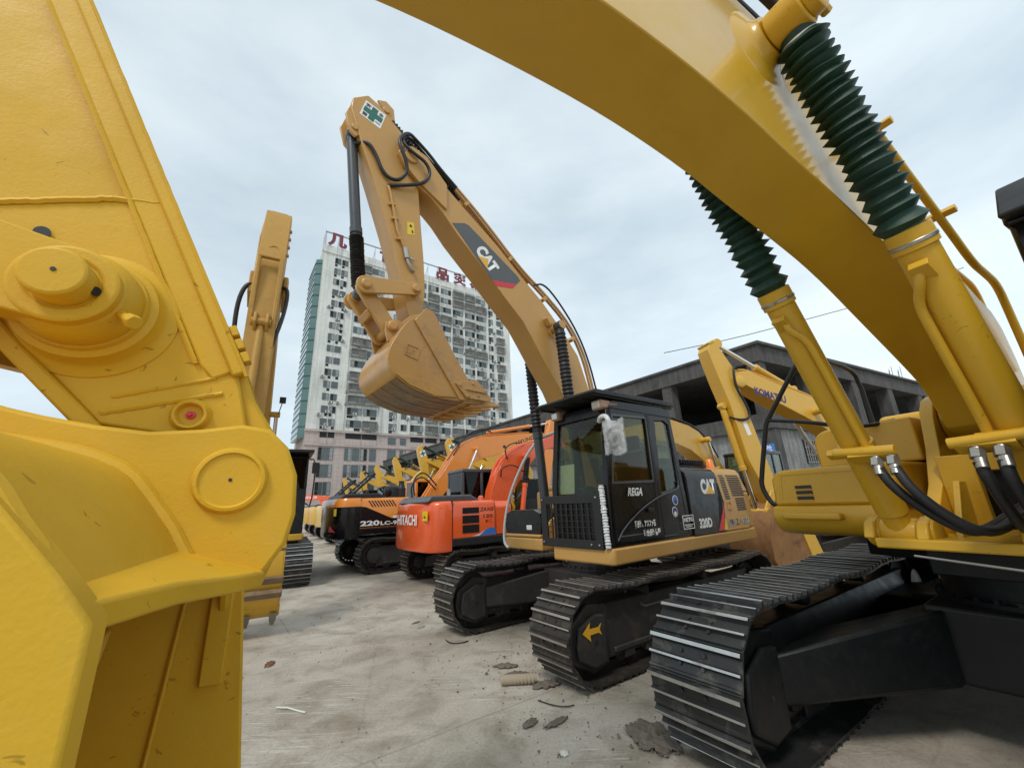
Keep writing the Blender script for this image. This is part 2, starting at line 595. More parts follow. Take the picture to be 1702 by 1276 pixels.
def undercarriage(root, Ln, H, w, yt, n, mats, und, holes=False, detail=True, rz=0.0, sag=.03, g=.032, car=True):
    trs = []
    R0 = H / 2
    c = Ln / 2 - R0
    for s_ in (1, -1):
        yc = s_ * yt
        mb = MB()
        shoes(mb, Ln, H, w, yc, n, g, sag, holes)
        tr = mb.build("track", list(mats) + ([BKV] if holes else []), root, rz=rz)
        trs.append(tr)
        k = H
        fr = MB()
        # longitudinal beam with sloped top
        x0, x1 = -c + .05, c - .25 * k
        hw = w * .27
        for (ya, yb, zt) in ((yc - hw, yc + hw, .74 * k),):
            fr.prism([(ya, .2 * k), (yb, .2 * k), (yb, .56 * k), (yc + hw * .55, zt), (yc - hw * .55, zt), (ya, .56 * k)], x0, x1, 'x')
        fr.prism([(yc - hw - .03, .24 * k), (yc - hw - .03, .30 * k), (yc + hw + .03, .30 * k), (yc + hw + .03, .24 * k)], x0 + .2, x1 - .1, 'x')
        for q in range(-3, 4):
            fr.box((c * .2 * q + c * .08, yc, .2 * k), (.16, w * .6, .10 * k))
        fr.build("track_frame", und, tr, bevel=.012)
        gd = MB()
        gp = [(x1 - .02, .17 * k), (c - .02, .11 * k), (c + .30 * k, .25 * k), (c + .33 * k, .42 * k), (c + .30 * k, .62 * k), (c + .02, .80 * k), (x1 - .02, .77 * k)]
        gd.prism(gp, yc + hw * .72, yc + hw * 1.12)
        gd.prism(gp, yc - hw * 1.12, yc - hw * .72)
        gq = [(x1 + .05, .2 * k), (c + .02, .17 * k), (c + .24 * k, .29 * k), (c + .26 * k, .42 * k), (c + .22 * k, .60 * k), (c - .02, .70 * k), (x1 + .05, .68 * k)]
        gd.prism(gq, yc + hw * 1.11, yc + hw * 1.42)
        gd.prism(gq, yc - hw * 1.42, yc - hw * 1.11)
        gd.prism([(x1 - .03, .2 * k), (x1 + .12, .2 * k), (x1 + .12, .76 * k), (x1 - .03, .76 * k)], yc - hw * 1.1, yc + hw * 1.1)
        gd.prism([(c - .05, .40 * k), (c + .2 * k, .40 * k), (c + .2 * k, .6 * k), (c - .05, .6 * k)], yc - hw * .74, yc + hw * .74)
        go_ = gd.build("idler_guard", und, tr, bevel=.03, seg=3)
        hb = MB()
        for ss_ in (1, -1):
            hb.lathe((c - .02, yc + ss_ * hw * 1.42, .42 * k), (0, ss_, 0), [(0, .022), (.002, .022)], 14)
        hb.build("bolt_hole", BKV, go_)
        rr = R0 - g - .10
        MB().lathe((c, yc - .09, R0), (0, 1, 0), [(0, rr * .8), (.02, rr), (.06, rr), (.06, rr * 1.06), (.12, rr * 1.06), (.12, rr), (.16, rr), (.18, rr * .8)], 32).build("idler", und, tr)
        sp = MB()
        sp.lathe((-c, yc - .05, R0), (0, 1, 0), [(0, rr * .9), (.10, rr * .9)], 32)
        for q in range(20):
            a = 2 * pi * q / 20
            sp.box((-c + cos(a) * rr * .96, yc, R0 + sin(a) * rr * .96), (.05, .07, .05), ry=-a)
        sp.lathe((-c, yc - hw * 1.25, R0), (0, 1, 0), [(0, rr * .42), (.04, rr * .62), (hw * 2.4, rr * .62), (hw * 2.5, rr * .42)], 28)
        sp.build("sprocket", und, tr, bevel=.004)
        if detail:
            for q in range(7):
                x = -c * .78 + c * 1.5 * q / 6
                MB().lathe((x, yc - .13, .165 * k + g), (0, 1, 0), [(0, .07 * k), (.02, .1 * k), (.08, .1 * k), (.09, .08 * k), (.17, .08 * k), (.18, .1 * k), (.24, .1 * k), (.26, .07 * k)], 16).build("roller", und, tr)
            for x in (-c * .3, c * .42):
                cr = MB().lathe((x, yc - .12, H - g - .16), (0, 1, 0), [(0, .05), (.02, .065), (.22, .065), (.24, .05)], 16)
                cr.prism([(x - .09, .7 * k), (x + .09, .7 * k), (x + .05, H - .14), (x - .05, H - .14)], yc - .16, yc - .11)
                cr.build("carrier_roller", und, tr)
    if car:
        cb = MB()
        zc0, zc1 = .38 * H, .86 * H
        cb.prism([(-.75, -.62), (.75, -.62), (.75, .62), (-.75, .62)], zc0, zc1, 'z')
        cb.build("car_body", und, root, bevel=.03, rz=rz)
        for s_ in (1, -1):
            for f in (1, -1):
                ya, yb = s_ * .5, s_ * (yt - w * .22)
                vs = []
                for (y, xa, xb, z0, z1) in ((ya, .12, .82, zc0, zc1 - .02), (yb, c * .42, c * .95, .30 * H, .60 * H)):
                    vs += [(f * xa, y, z0), (f * xb, y, z0), (f * xb, y, z1), (f * xa, y, z1)]
                MB().add(vs, [(0, 1, 2, 3), (4, 5, 6, 7), (0, 1, 5, 4), (1, 2, 6, 5), (2, 3, 7, 6), (3, 0, 4, 7)]).build("frame_leg", und, root, bevel=.03, rz=rz)
        rg = MB()
        rg.lathe((0, 0, zc1 - .01), (0, 0, 1), [(0, .66), (.04, .66), (.04, .60), (.18, .60), (.18, .64), (.3, .64)], 40)
        for q in range(36):
            a = 2 * pi * q / 36
            rg.box((.665 * cos(a), .665 * sin(a), zc1 + .05), (.03, .03, .03), rz=a)
        rg.build("swing_ring", und, root, rz=rz)
    return trs


def bellows(mb, p0, p1, ro, ri, folds, mi=0, jit=.02, n=28, tight=0.0):
    d = (V(p1) - V(p0))
    Ln = d.length
    prof = [(0, ri * 1.02), (Ln * .03, ri * 1.05)]
    for k in range(folds):
        a = (k + .25) / folds
        b = (k + .75) / folds
        if tight:
            a, b = a ** (1 + tight), b ** (1 + tight)
        q = random.uniform(.97, 1.03)
        prof.append((Ln * (.04 + .92 * a), ri * random.uniform(.97, 1.03)))
        prof.append((Ln * (.04 + .92 * b), ro * q))
    prof += [(Ln * .975, ri * 1.04), (Ln, ri)]
    # cloth sleeve: every ring a little squashed, shifted and tilted
    x, y, zz = basis(d)
    p0 = V(p0)
    vs, fs = [], []
    f1, f2 = random.uniform(0, 6), random.uniform(0, 6)
    for i, (t_, r_) in enumerate(prof):
        edge = min(1, i, len(prof) - 1 - i)
        f1 += random.uniform(-.7, .7)
        f2 += random.uniform(-.9, .9)
        tx, ty = random.uniform(-1, 1) * jit * ri * 2.2 * edge, random.uniform(-1, 1) * jit * ri * 2.2 * edge
        sx, sy = random.uniform(-1, 1) * jit * ri * edge, random.uniform(-1, 1) * jit * ri * edge
        for k in range(n):
            a = 2 * pi * k / n
            rr = r_ * (1 + edge * jit * (.7 * sin(2 * a + f1) + .6 * sin(5 * a + f2) + random.uniform(-.35, .35)))
            vs.append(p0 + zz * (t_ + tx * cos(a) + ty * sin(a)) + x * (rr * cos(a) + sx) + y * (rr * sin(a) + sy))
    for i in range(len(prof) - 1):
        for k in range(n):
            j = (k + 1) % n
            fs.append((i * n + k, i * n + j, (i + 1) * n + j, (i + 1) * n + k))
    mb.add(vs, fs, mi)


def hyd(root, rz, name, foot, pin, tl, r, mat, bel=None, folds=14, ro=None, rodr=None, eye=True):
    """a hydraulic cylinder: tube from foot along to pin; rod and optional bellows as sub-parts"""
    foot, pin = V(foot), V(pin)
    d = (pin - foot)
    Ln = d.length
    u = d / Ln
    mb = MB()
    mb.lathe(foot + u * (r * 1.2), u, [(0, r * .5), (r * .6, r), (tl - r * 2.6, r), (tl - r * 2.6, r * 1.14), (tl - r * 1.3, r * 1.14), (tl - r * 1.2, r * .8)], 28)
    if eye:
        mb.lathe(foot - V((0, r * 1.1, 0)), (0, 1, 0), [(0, r * .98), (.01, r * 1.05), (r * 2.2 - .01, r * 1.05), (r * 2.2, r * .98)], 24)
        mb.cyl(foot, foot + u * r * 1.6, r * .85)
    o = mb.build(name, mat, root, rz=rz, bevel=.004)
    rb = MB()
    rr = rodr or r * .62
    rb.cyl(foot + u * (tl - r), pin, rr, mi=0)
    rb.lathe(pin - V((0, r * 1.0, 0)), (0, 1, 0), [(0, r * .95), (.01, r * 1.02), (r * 2 - .01, r * 1.02), (r * 2, r * .95)], 24, 1)
    rb.build("rod", [STL if not bel else mat, mat], o)
    if bel:
        b = MB()
        bellows(b, foot + u * (tl - r * .2), pin - u * (r * .9), ro or r * 1.35, r * .95, folds)
        b.build("bellows", bel, o, smooth=20)
    return o


def cab(root, rz, x0, x1, y0, y1, z0, zw, z1, mat, gl, slope=.12, name="cab", side=None):
    """operator's cab: solid lower box, posts, roof and one glass pane per opening"""
    b = MB()
    b.prism([(x0, z0), (x1, z0), (x1, zw), (x0, zw)], y0, y1)
    t = .075
    xf = x1 - slope
    for y in (y0, y1 - t):
        b.prism([(x1 - t, zw), (x1, zw), (xf, z1 - .08), (xf - t, z1 - .08)], y, y + t)
        b.prism([(x0, zw), (x0 + t * 1.3, zw), (x0 + t * 1.3, z1 - .08), (x0, z1 - .08)], y, y + t)
        xm = x0 + (x1 - x0) * .40
        b.prism([(xm - t * .6, zw), (xm + t * .6, zw), (xm + t * .6, z1 - .08), (xm - t * .6, z1 - .08)], y, y + t)
    b.prism([(x0 - .01, z1 - .10), (xf + .03, z1 - .10), (xf + .01, z1 - .02), (xf - .1, z1), (x0 + .06, z1), (x0 - .01, z1 - .05)], y0 - .01, y1 + .01)
    o = b.build(name, mat, root, rz=rz, bevel=.022)
    g = .006
    i = .02
    for y in (y0 + i, y1 - i - g):
        MB().prism([(xm + t * .6, zw), (x1 - t, zw), (xf - t, z1 - .1), (xm + t * .6, z1 - .1)], y, y + g).build("window", gl, o)
        MB().prism([(x0 + t, zw), (xm - t * .6, zw), (xm - t * .6, z1 - .1), (x0 + t, z1 - .1)], y, y + g).build("window", gl, o)
    MB().prism([(x1 - i, zw), (x1 - i + g, zw), (xf - i + g, z1 - .1), (xf - i, z1 - .1)], y0 + t, y1 - t).build("windscreen", gl, o)
    MB().prism([(x0 + i, zw), (x0 + i + g, zw), (x0 + i + g, z1 - .1), (x0 + i, z1 - .1)], y0 + t, y1 - t).build("window", gl, o)
    yc = (y0 + y1) / 2
    s = MB()
    s.prism([(x0 + .22, zw - .3), (x0 + .75, zw - .3), (x0 + .75, zw - .02), (x0 + .42, zw + .02), (x0 + .34, zw + .62), (x0 + .2, zw + .62)], yc - .26, yc + .26)
    s.prism([(x0 + .2, zw + .64), (x0 + .3, zw + .64), (x0 + .28, zw + .84), (x0 + .18, zw + .84)], yc - .14, yc + .14)
    s.build("seat", SEAT, o, bevel=.04)
    return o


def bucket(root, rz, prof, lip, mouth_top, hw, mat, inmat, teeth=5, th=.035, tl=.2, tmat=None, side=None, big=1.0):
    """prof: outer shell polyline from mouth top round to the lip; side plates close it"""
    b = MB()
    b.strip(prof, -th, -hw + .01, hw - .01)
    poly = list(prof)
    for y in (-hw, hw - .03):
        b.prism(poly, y, y + .03)
    # thick lip
    d = (V(prof[-1]) - V(prof[-2])).normalized()
    nn = V((-d.y, d.x))
    l0 = V(prof[-1])
    b.prism([tuple(l0 - d * .2 + nn * .012), tuple(l0 + d * .04 + nn * .012), tuple(l0 + d * .04 - nn * .05), tuple(l0 - d * .2 - nn * .05)], -hw - .01, hw + .01)
    o = b.build("bucket", [mat], root, rz=rz, bevel=.006)
    for k in range(teeth):
        y = -hw + .07 + (2 * hw - .14) * k / (teeth - 1)
        t0 = l0 + d * .0
        mb = MB()
        A = t0 - d * .12 + nn * .045 * big
        B = t0 - nn * .065 * big
        C = t0 + d * .11 - nn * .07 * big
        D_ = t0 + d * .11 + nn * .045 * big
        mb.prism([tuple(A), tuple(D_), tuple(C), tuple(B)], y - .05 * big, y + .05 * big)
        a, c = t0 + d * .10 + nn * .036 * big, t0 + d * .10 - nn * .062 * big
        e = t0 + d * (.11 + tl)
        vs = []
        for (q, wy) in ((a, .044 * big), (c, .044 * big), (e - nn * .012, .03), (e + nn * .008, .03)):
            vs += [(q.x, y - wy, q.y), (q.x, y + wy, q.y)]
        mb.add(vs, [(0, 1, 3, 2), (2, 3, 5, 4), (4, 5, 7, 6), (6, 7, 1, 0), (0, 2, 4, 6), (1, 7, 5, 3)])
        mb.lathe((tuple(t0 + d * .07)[0], y - .056, tuple(t0 + d * .07 - nn * .015)[1]), (0, 1, 0), [(0, .016), (.112, .016)], 10)
        mb.build("tooth", tmat or mat, o, bevel=.006)
    return o


def arm_box(root, rz, name, poly, hw, mat, bevel=.012, flange=0.0):
    b = MB()
    b.prism(poly, -hw, hw)
    return b.build(name, mat, root, rz=rz, bevel=bevel)


def pinboss(mb, x, z, y0, y1, r, mi=0):
    L_ = y1 - y0
    mb.lathe((x, y0, z), (0, 1, 0), [(0, r * .86), (.012, r), (L_ - .012, r), (L_, r * .86)], 26, mi)


def link_plate(mb, p, q, y0, y1, rp, rq):
    p, q = V(p), V(q)
    d = (q - p).normalized()
    a = math.degrees(math.atan2(d.y, d.x))
    poly = circ(p.x, p.y, rp, a + 90, a + 270, 10) + circ(q.x, q.y, rq, a - 90, a + 90, 10)
    mb.prism(poly, y0, y1)


def louvre(name, root, rz, pts_fn, n, mat):
    pass

# ------------------------------------------------------------------ the tan excavator in the middle
def tan_excavator():
    t = thing("excavator", "tan excavator with black cab and hood, its bucket raised in front of the tower",
              "excavator", (1.345, 6.84, 0), R(216), "excavators parked in the yard")
    z = R(2.2)
    undercarriage(t, 4.5, .92, .6, 1.19, 46, (TRK, TRKW), UND, sag=.035)
    trs = [o for o in t.children if o.name.startswith("track")]
    # arrow on the near idler guard
    for o in trs[:1]:
        for g in o.children:
            if g.name.startswith("idler_guard"):
                ar = MB()
                y = 1.19 + .162 * 1.42 + .003
                ar.prism([(1.96, .50), (1.85, .585), (1.86, .528), (1.735, .525), (1.69, .555), (1.715, .50), (1.69, .445), (1.735, .475), (1.86, .472), (1.85, .415)], y, y + .002)
                ar.build("arrow_marking", LOGY, o)
                mb = MB()
                mb.tube([(1.0, y - .03, .62), (1.0, y + .03, .60), (.45, y + .03, .60), (.45, y - .03, .62)], .014)
                mb.build("step_bar", UND, o)
    # house platform
    pl = MB()
    ring = [(1.46, .40), (1.46, 1.34), (1.42, 1.38), (-2.2, 1.38), (-2.44, 1.25), (-2.62, .9), (-2.72, .4), (-2.74, 0), (-2.72, -.4), (-2.62, -.9), (-2.44, -1.25), (-2.2, -1.38), (.90, -1.38), (.93, -1.34), (.93, -.42), (.62, -.40), (.62, .40)]
    pl.prism(ring, 1.055, 1.235, 'z')
    pl.prism([(.93, -1.36), (.93, -.45), (.1, -.45), (.1, -1.36)], 1.24, 1.29, 'z')
    house = pl.build("platform", CATY, t, rz=z, bevel=.03, seg=3)
    # boom foot brackets
    br = MB()
    for y in (-.30, .26):
        br.prism([(-.6, 1.2), (.95, 1.2), (.98, 1.34), (.86, 1.5), (.3, 1.75), (.16, 2.0), (0, 2.04), (-.16, 1.95), (-.5, 1.5)], y, y + .04)
    br.build("boom_bracket", CATY, t, rz=z, bevel=.01)
    # engine house: black panel and tan louvred panel on the left side
    hz = [(1.235, 1.38), (2.02, 1.38), (2.10, 1.362), (2.16, 1.315), (2.187, 1.22), (2.19, .2), (2.19, -1.24), (2.08, -1.36), (1.95, -1.38), (1.235, -1.38)]
    b = MB()
    b.prism([(q[1], q[0]) for q in hz], -1.20, -.30, 'x')
    hood = b.build("engine_house", BLK, t, rz=z, bevel=.012)
    b = MB()
    yc = [(1.237, 1.381), (2.02, 1.381), (2.10, 1.363), (2.162, 1.316), (2.189, 1.221), (2.192, .2), (2.192, -1.241), (2.082, -1.361), (1.95, -1.381), (1.237, -1.381)]
    b.prism([(q[1], q[0]) for q in yc], -2.02, -1.203, 'x')
    pan = b.build("engine_panel", CATY, t, rz=z, bevel=.012)
    # slanted border: black wedge, red stripe and yellow stripe as thin vinyl
    y = 1.3825
    k = MB().prism([(-1.203, 1.25), (-1.203, 1.94), (-1.16, 1.94), (-1.29, 1.66), (-1.02, 1.25)], y, y + .002)
    k.prism([(-1.203, 1.66), (-1.203, 1.94), (-1.17, 1.94), (-1.28, 1.66)], y, y + .002)
    k.build("black_wedge", BLK, pan)
    MB().prism([(-1.30, 1.68), (-1.16, 1.262), (-.98, 1.262), (-1.27, 1.62)], y + .002, y + .004).build("red_stripe", RED, pan)
    MB().prism([(-1.245, 1.44), (-1.265, 1.262), (-1.165, 1.262)], y + .002, y + .004).build("yellow_stripe", WRN, pan)
    for (x0, x1, zt, n, dz, sh) in ((-1.26, -1.42, 2.06, 11, .035, .010), (-1.50, -1.93, 2.06, 10, .034, .012), (-1.68, -2.0, 1.70, 6, .034, .004)):
        lv = MB()
        for q in range(n):
            zz = zt - q * dz
            yy = 1.3835 if zz < 2.02 else 1.3835 - (zz - 2.02) * .24
            lv.box(((x0 + x1) / 2 - sh * q, yy, zz), (abs(x1 - x0) - .01, .004, dz * .55))
        lv.build("louvre", BKV, pan)
    MB().ring([(-1.37, 1.545), (-1.37, 1.665), (-1.5, 1.665), (-1.5, 1.545)], [(-1.385, 1.56), (-1.385, 1.65), (-1.485, 1.65), (-1.485, 1.56)], 1.382, 1.392).build("latch", CATY, pan)
    # counterweight
    cw = MB()
    cwp = [(-2.02, 1.37), (-2.22, 1.36), (-2.42, 1.24), (-2.60, .88), (-2.70, .4), (-2.72, 0), (-2.70, -.4), (-2.60, -.88), (-2.42, -1.24), (-2.22, -1.36), (-2.02, -1.37)]
    cw.prism(cwp, 1.24, 1.80, 'z')
    top = [(x * .985 - .01, yv * .985) for x, yv in cwp]
    vs = [(x, yv, 1.80) for x, yv in cwp] + [(max(x, -2.02) if i in (0, 10) else x * .965, yv * .95, 2.12) for i, (x, yv) in enumerate(cwp)]
    n = len(cwp)
    cw.add(vs, [tuple(range(n)), tuple(range(2 * n - 1, n - 1, -1))] + [(i, (i + 1) % n, n + (i + 1) % n, n + i) for i in range(n)])
    cw.build("counterweight", CATY, t, rz=z, bevel=.03, seg=3)
    # hood top: louvred air box, beacon, muffler
    b = MB()
    b.box((-1.0, .55, 2.235), (1.5, .9, .07))
    for q in range(16):
        b.box((-.36 - q * .075, .95, 2.30), (.03, .22, .085), ry=.4)
    b.build("air_grille", DRK, t, rz=z, bevel=.008)
    MB().lathe((-1.62, 1.1, 2.19), (0, 0, 1), [(0, .07), (.03, .07), (.05, .06), (.14, .055), (.17, .03)], 18).build("beacon", AMB, t, rz=z)
    # cab -----------------------------------------------------------------
    y0, y1 = .40, 1.36
    cb = MB()
    T = .07
    # front and side frames
    cb.prism([(.0, 1.24), (1.40, 1.24), (1.40, 1.80), (-.26, 1.80), (-.3, 1.24)], y0, y0 + .05)
    cb.prism([(-.30, 1.24), (1.40, 1.24), (1.40, 1.3), (-.30, 1.3)], y0, y1)
    # door side: ring frames around the two openings
    def dring(outer, inner, ya, yb):
        cb.ring(outer, inner, ya, yb)
    dring([(.385, 1.24), (1.40, 1.24), (1.40, 1.95), (1.26, 2.94), (.385, 2.94)], [(.47, 1.36), (1.30, 1.36), (1.315, 1.95), (1.185, 2.80), (.47, 2.83)], y1 - .06, y1)
    dring([(-.31, 1.24), (.38, 1.24), (.38, 2.94), (.04, 2.96), (-.16, 2.92)], [(-.12, 1.90), (.31, 1.83), (.24, 2.80), (.02, 2.82), (-.10, 2.76)], y1 - .05, y1 - .004)
    dring([(-.31, 1.24), (1.40, 1.24), (1.40, 1.95), (1.26, 2.94), (-.16, 2.92)], [(-.15, 1.90), (1.28, 1.86), (1.29, 1.95), (1.18, 2.80), (-.02, 2.80)], y0, y0 + .05)
    # lower door skin
    cb.prism([(.46, 1.34), (1.31, 1.34), (1.315, 1.965), (.46, 1.985)], y1 - .045, y1 - .012)
    # front posts, header, sill
    for y in (y0, y1 - .085):
        cb.prism([(1.33, 1.24), (1.415, 1.24), (1.415, 1.95), (1.285, 2.92), (1.20, 2.92), (1.33, 1.95)], y, y + .085)
    cb.prism([(1.2, 2.82), (1.30, 2.80), (1.275, 2.95), (1.18, 2.95)], y0, y1)
    cb.prism([(1.34, 1.24), (1.41, 1.24), (1.41, 1.84), (1.34, 1.84)], y0, y1)
    # back wall posts and roof
    for y in (y0, y1 - .08):
        cb.prism([(-.31, 1.24), (-.2, 1.24), (-.07, 2.92), (-.16, 2.92)], y, y + .08)
    cb.prism([(-.30, 1.24), (-.26, 1.24), (-.225, 1.86), (-.265, 1.86)], y0, y1)
    cb.prism([(-.17, 2.88), (1.27, 2.88), (1.26, 2.95), (1.16, 3.0), (0.02, 3.03), (-.13, 3.0)], y0 - .005, y1 + .005)
    cabo = cb.build("cab", BLK, t, rz=z, bevel=.014)
    # chrome-like curved lip on door, window gasket
    MB().tube([(1.33, y1 + .004, 1.31), (1.2, y1 + .004, 1.44), (.82, y1 + .004, 1.64), (.4, y1 + .004, 1.785), (0.0, y1 + .002, 1.85), (-.11, y1, 1.89), (-.11, y1, 1.98)], .009, 8, smooth=2).build("door_lip", GRY, cabo)
    MB().ring([(.455, 1.965), (1.325, 1.945), (1.20, 2.815), (.455, 2.845)], [(.485, 1.995), (1.30, 1.975), (1.18, 2.785), (.485, 2.815)], y1 - .001, y1 + .006).build("window_seal", GRY, cabo)
    MB().prism([(.47, 1.96), (1.32, 1.94), (1.19, 2.82), (.47, 2.84)], y1 - .03, y1 - .024).build("window", GLS, cabo)
    MB().prism([(-.13, 1.89), (.32, 1.82), (.25, 2.81), (-.10, 2.80)], y1 - .03, y1 - .024).build("window", GLS, cabo)
    MB().prism([(-.15, 1.9), (1.30, 1.86), (1.19, 2.81), (-.03, 2.82)], y0 + .02, y0 + .026).build("window", GLS, cabo)
    MB().prism([(1.385, 1.83), (1.391, 1.83), (1.391, 1.95), (1.266, 2.83), (1.26, 2.83), (1.385, 1.95)], y0 + .08, y1 - .08).build("windscreen", GLS, cabo)
    MB().prism([(-.25, 1.85), (-.244, 1.85), (-.11, 2.9), (-.116, 2.9)], y0 + .08, y1 - .08).build("window", GLS, cabo)
    MB().box((.43, y1 + .006, 2.42), (.05, .02, .9)).box((.62, y1 + .01, 1.62), (.11, .03, .05)).build("door_handle", DRK, cabo, bevel=.006)
    for zz in (1.5, 1.62):
        pass
    s = MB()
    yc_ = .88
    s.prism([(.25, 1.4), (.78, 1.4), (.80, 1.72), (.42, 1.78), (.30, 2.42), (.16, 2.42), (.22, 1.5)], yc_ - .26, yc_ + .26)
    s.prism([(.16, 2.45), (.26, 2.45), (.25, 2.66), (.15, 2.66)], yc_ - .15, yc_ + .15)
    s.build("seat", SEAT, cabo, bevel=.05, seg=3)
    c2 = MB()
    for y in (.56, 1.16):
        c2.prism([(.4, 1.5), (1.0, 1.6), (1.02, 1.92), (.92, 1.97), (.4, 1.86)], y - .06, y + .06)
        c2.tube([(.96, y, 1.9), (1.0, y, 2.1)], .018)
    c2.prism([(1.1, 1.4), (1.24, 1.5), (1.20, 2.2), (1.13, 2.2)], .46, .62)
    c2.build("console", GRY, cabo, bevel=.02)
    c3 = MB().prism([(1.33, 1.86), (1.335, 1.86), (1.30, 2.24), (1.295, 2.24)], .47, .74)
    c3.build("windscreen_paper", PLW, cabo)
    # sun visor / guard on the roof
    vz = MB()
    vz.prism([(-.25, 3.055), (1.52, 3.035), (1.56, 3.06), (1.5, 3.10), (-.2, 3.125)], .30, 1.40)
    for yy in (.34, .6, .86, 1.12, 1.36):
        vz.box((.62, yy, 3.03), (1.7, .03, .03))
    vz.build("roof_visor", DRK, cabo, bevel=.012)
    for (yy, x, w_) in ((1.28, 1.34, .17), (.50, 1.32, .15)):
        lb = MB()
        lb.prism([(x - .35, 2.90), (x + .04, 2.86), (x + .05, 2.99), (x - .3, 2.99)], yy - w_ / 2, yy + w_ / 2)
        lo = lb.build("work_light", LTN, cabo, bevel=.03, seg=3)
        MB().box((x + .048, yy, 2.925), (.012, w_ * .72, .085)).build("lens", LMP, lo, bevel=.01)
    # front lower guard
    gd = MB()
    gx = 1.455
    gd.ring([(.23, 1.22), (1.27, 1.22), (1.27, 1.84), (.23, 1.84)], [(.34, 1.32), (1.16, 1.32), (1.16, 1.74), (.34, 1.74)], gx, gx + .03, 'x')
    for q in range(1, 9):
        gd.box((gx + .016, .34 + .82 * q / 9, 1.53), (.014, .022, .44))
    for q in range(1, 6):
        gd.box((gx + .022, .75, 1.32 + .42 * q / 6), (.008, .84, .008))
    for (a, c) in ((.27, 1.80), (1.22, 1.80), (.27, 1.27), (1.22, 1.27), (1.1, 1.27)):
        gd.cyl((gx + .02, a, c), (gx + .045, a, c), .014, n=6, mi=1)
    gd.build("front_guard", [DRK, FIT], t, rz=z, bevel=.005)
    # mirror wrapped in film, and wrapped grab rail
    mi = MB().tube([(1.42, 1.34, 2.70), (1.48, 1.42, 2.74), (1.50, 1.54, 2.72), (1.50, 1.56, 2.52)], .03, 10, smooth=2)
    mo = mi.build("mirror_arm", PLW, cabo)
    mm_ = MB().box((1.5, 1.60, 2.43), (.06, .2, .30), 0)
    mm_.build("mirror", DRK, cabo, bevel=.03, seg=3)
    bag = MB()
    vs, fs = [], []
    nx, nz = 8, 10
    for sgn in (1, -1):
        o_ = len(vs)
        for i in range(nx + 1):
            for j in range(nz + 1):
                a = i / nx
                e = j / nz
                bul = .05 * sin(pi * a) * (.5 + .5 * sin(pi * min(1, e * 1.1)))
                vs.append((1.50 + sgn * (bul + .012) + random.uniform(-.012, .012), 1.46 + .29 * a, 2.26 + .40 * e + .02 * sin(7 * a)))
        for i in range(nx):
            for j in range(nz):
                p = o_ + i * (nz + 1) + j
                fs.append((p, p + 1, p + nz + 2, p + nz + 1))
    bag.add(vs, fs)
    bmat = bpy.data.materials.new("clear_plastic_bag")
    bmat.use_nodes = True
    tt = bmat.node_tree
    tt.nodes.clear()
    oo = tt.nodes.new("ShaderNodeOutputMaterial")
    t1 = tt.nodes.new("ShaderNodeBsdfTransparent")
    t1.inputs[0].default_value = (.9, .9, .9, 1)
    t2 = tt.nodes.new("ShaderNodeBsdfPrincipled")
    t2.inputs['Base Color'].default_value = (.7, .72, .72, 1)
    t2.inputs['Roughness'].default_value = .25
    nx_ = noise(tt, 9, 5, .6, tt.nodes.new("ShaderNodeTexCoord").outputs['Object'], 1.0)
    rr_ = ramp(tt, nx_.outputs['Fac'], [(.35, .22), (.7, .7)])
    t3 = tt.nodes.new("ShaderNodeMixShader")
    tt.links.new(rr_.outputs[0], t3.inputs[0])
    tt.links.new(t1.outputs[0], t3.inputs[1])
    tt.links.new(t2.outputs[0], t3.inputs[2])
    tt.links.new(t3.outputs[0], oo.inputs[0])
    bag.build("plastic_bag", bmat, cabo, smooth=60)
    wr = MB()
    prof = []
    for q in range(46):
        prof.append((q * .7 / 45, .024 + .010 * (q % 2) + random.uniform(0, .008)))
    wr.lathe((1.47, 1.33, 1.24), (-.02, -.05, 1), prof, 10, 0, .12)
    wr.build("wrapped_grab_rail", PLW, t, rz=z)
    rl = MB().tube([(.5, -.34, 2.92), (.75, -.72, 2.77), (.86, -1.22, 2.03), (.9, -1.38, 1.55), (.92, -1.42, 1.14), (.93, -1.27, 1.06)], .024, 10, smooth=3)
    rl.build("wrapped_handrail", PLW, t, rz=z)
    # tool box at the right front
    tb = MB()
    tb.prism([(-1.36, 1.295), (-.47, 1.295), (-.44, 1.46), (-.47, 1.60), (-.62, 1.66), (-1.2, 1.66), (-1.34, 1.60), (-1.38, 1.46)], .2, .9, 'x')
    tb.box((.905, -.9, 1.455), (.02, .93, .012))
    to = tb.build("tool_box", BLK, t, rz=z, bevel=.025)
    MB().box((.915, -.72, 1.39), (.02, .13, .075)).build("headlight", LMP, to, bevel=.012)
    MB().box((-.55, -.95, 1.6), (1.45, .84, .72)).box((-.45, -.95, 2.0), (1.2, .7, .1)).build("fuel_tank", CATY, t, rz=z, bevel=.05, seg=3)
    # lettering and stickers on the left side
    U, W = (-1, 0, 0), (0, 0, 1)
    text("maker_logo", "CAT", (-.67, 1.3815, 1.79), U, W, .43, .22, WHT, hood, bold=.06)
    MB().prism([(-.80, 1.79), (-1.06, 1.79), (-.93, 1.93)], 1.3825, 1.3845).build("logo_triangle", LOGY, hood)
    text("model_number", "320D", (-.47, 1.3815, 1.325), U, W, .36, .135, WHT, hood, bold=.045)
    text("model_number", "2", (-.855, 1.3815, 1.325), U, W, .06, .08, DGR, hood, bold=.01)
    nb = MB().ring([(-.05, 1.34), (-.33, 1.34), (-.33, 1.52), (-.05, 1.52)], [(-.06, 1.35), (-.32, 1.35), (-.32, 1.51), (-.06, 1.51)], 1.382, 1.384).build("certificate_plate", WHT, hood)
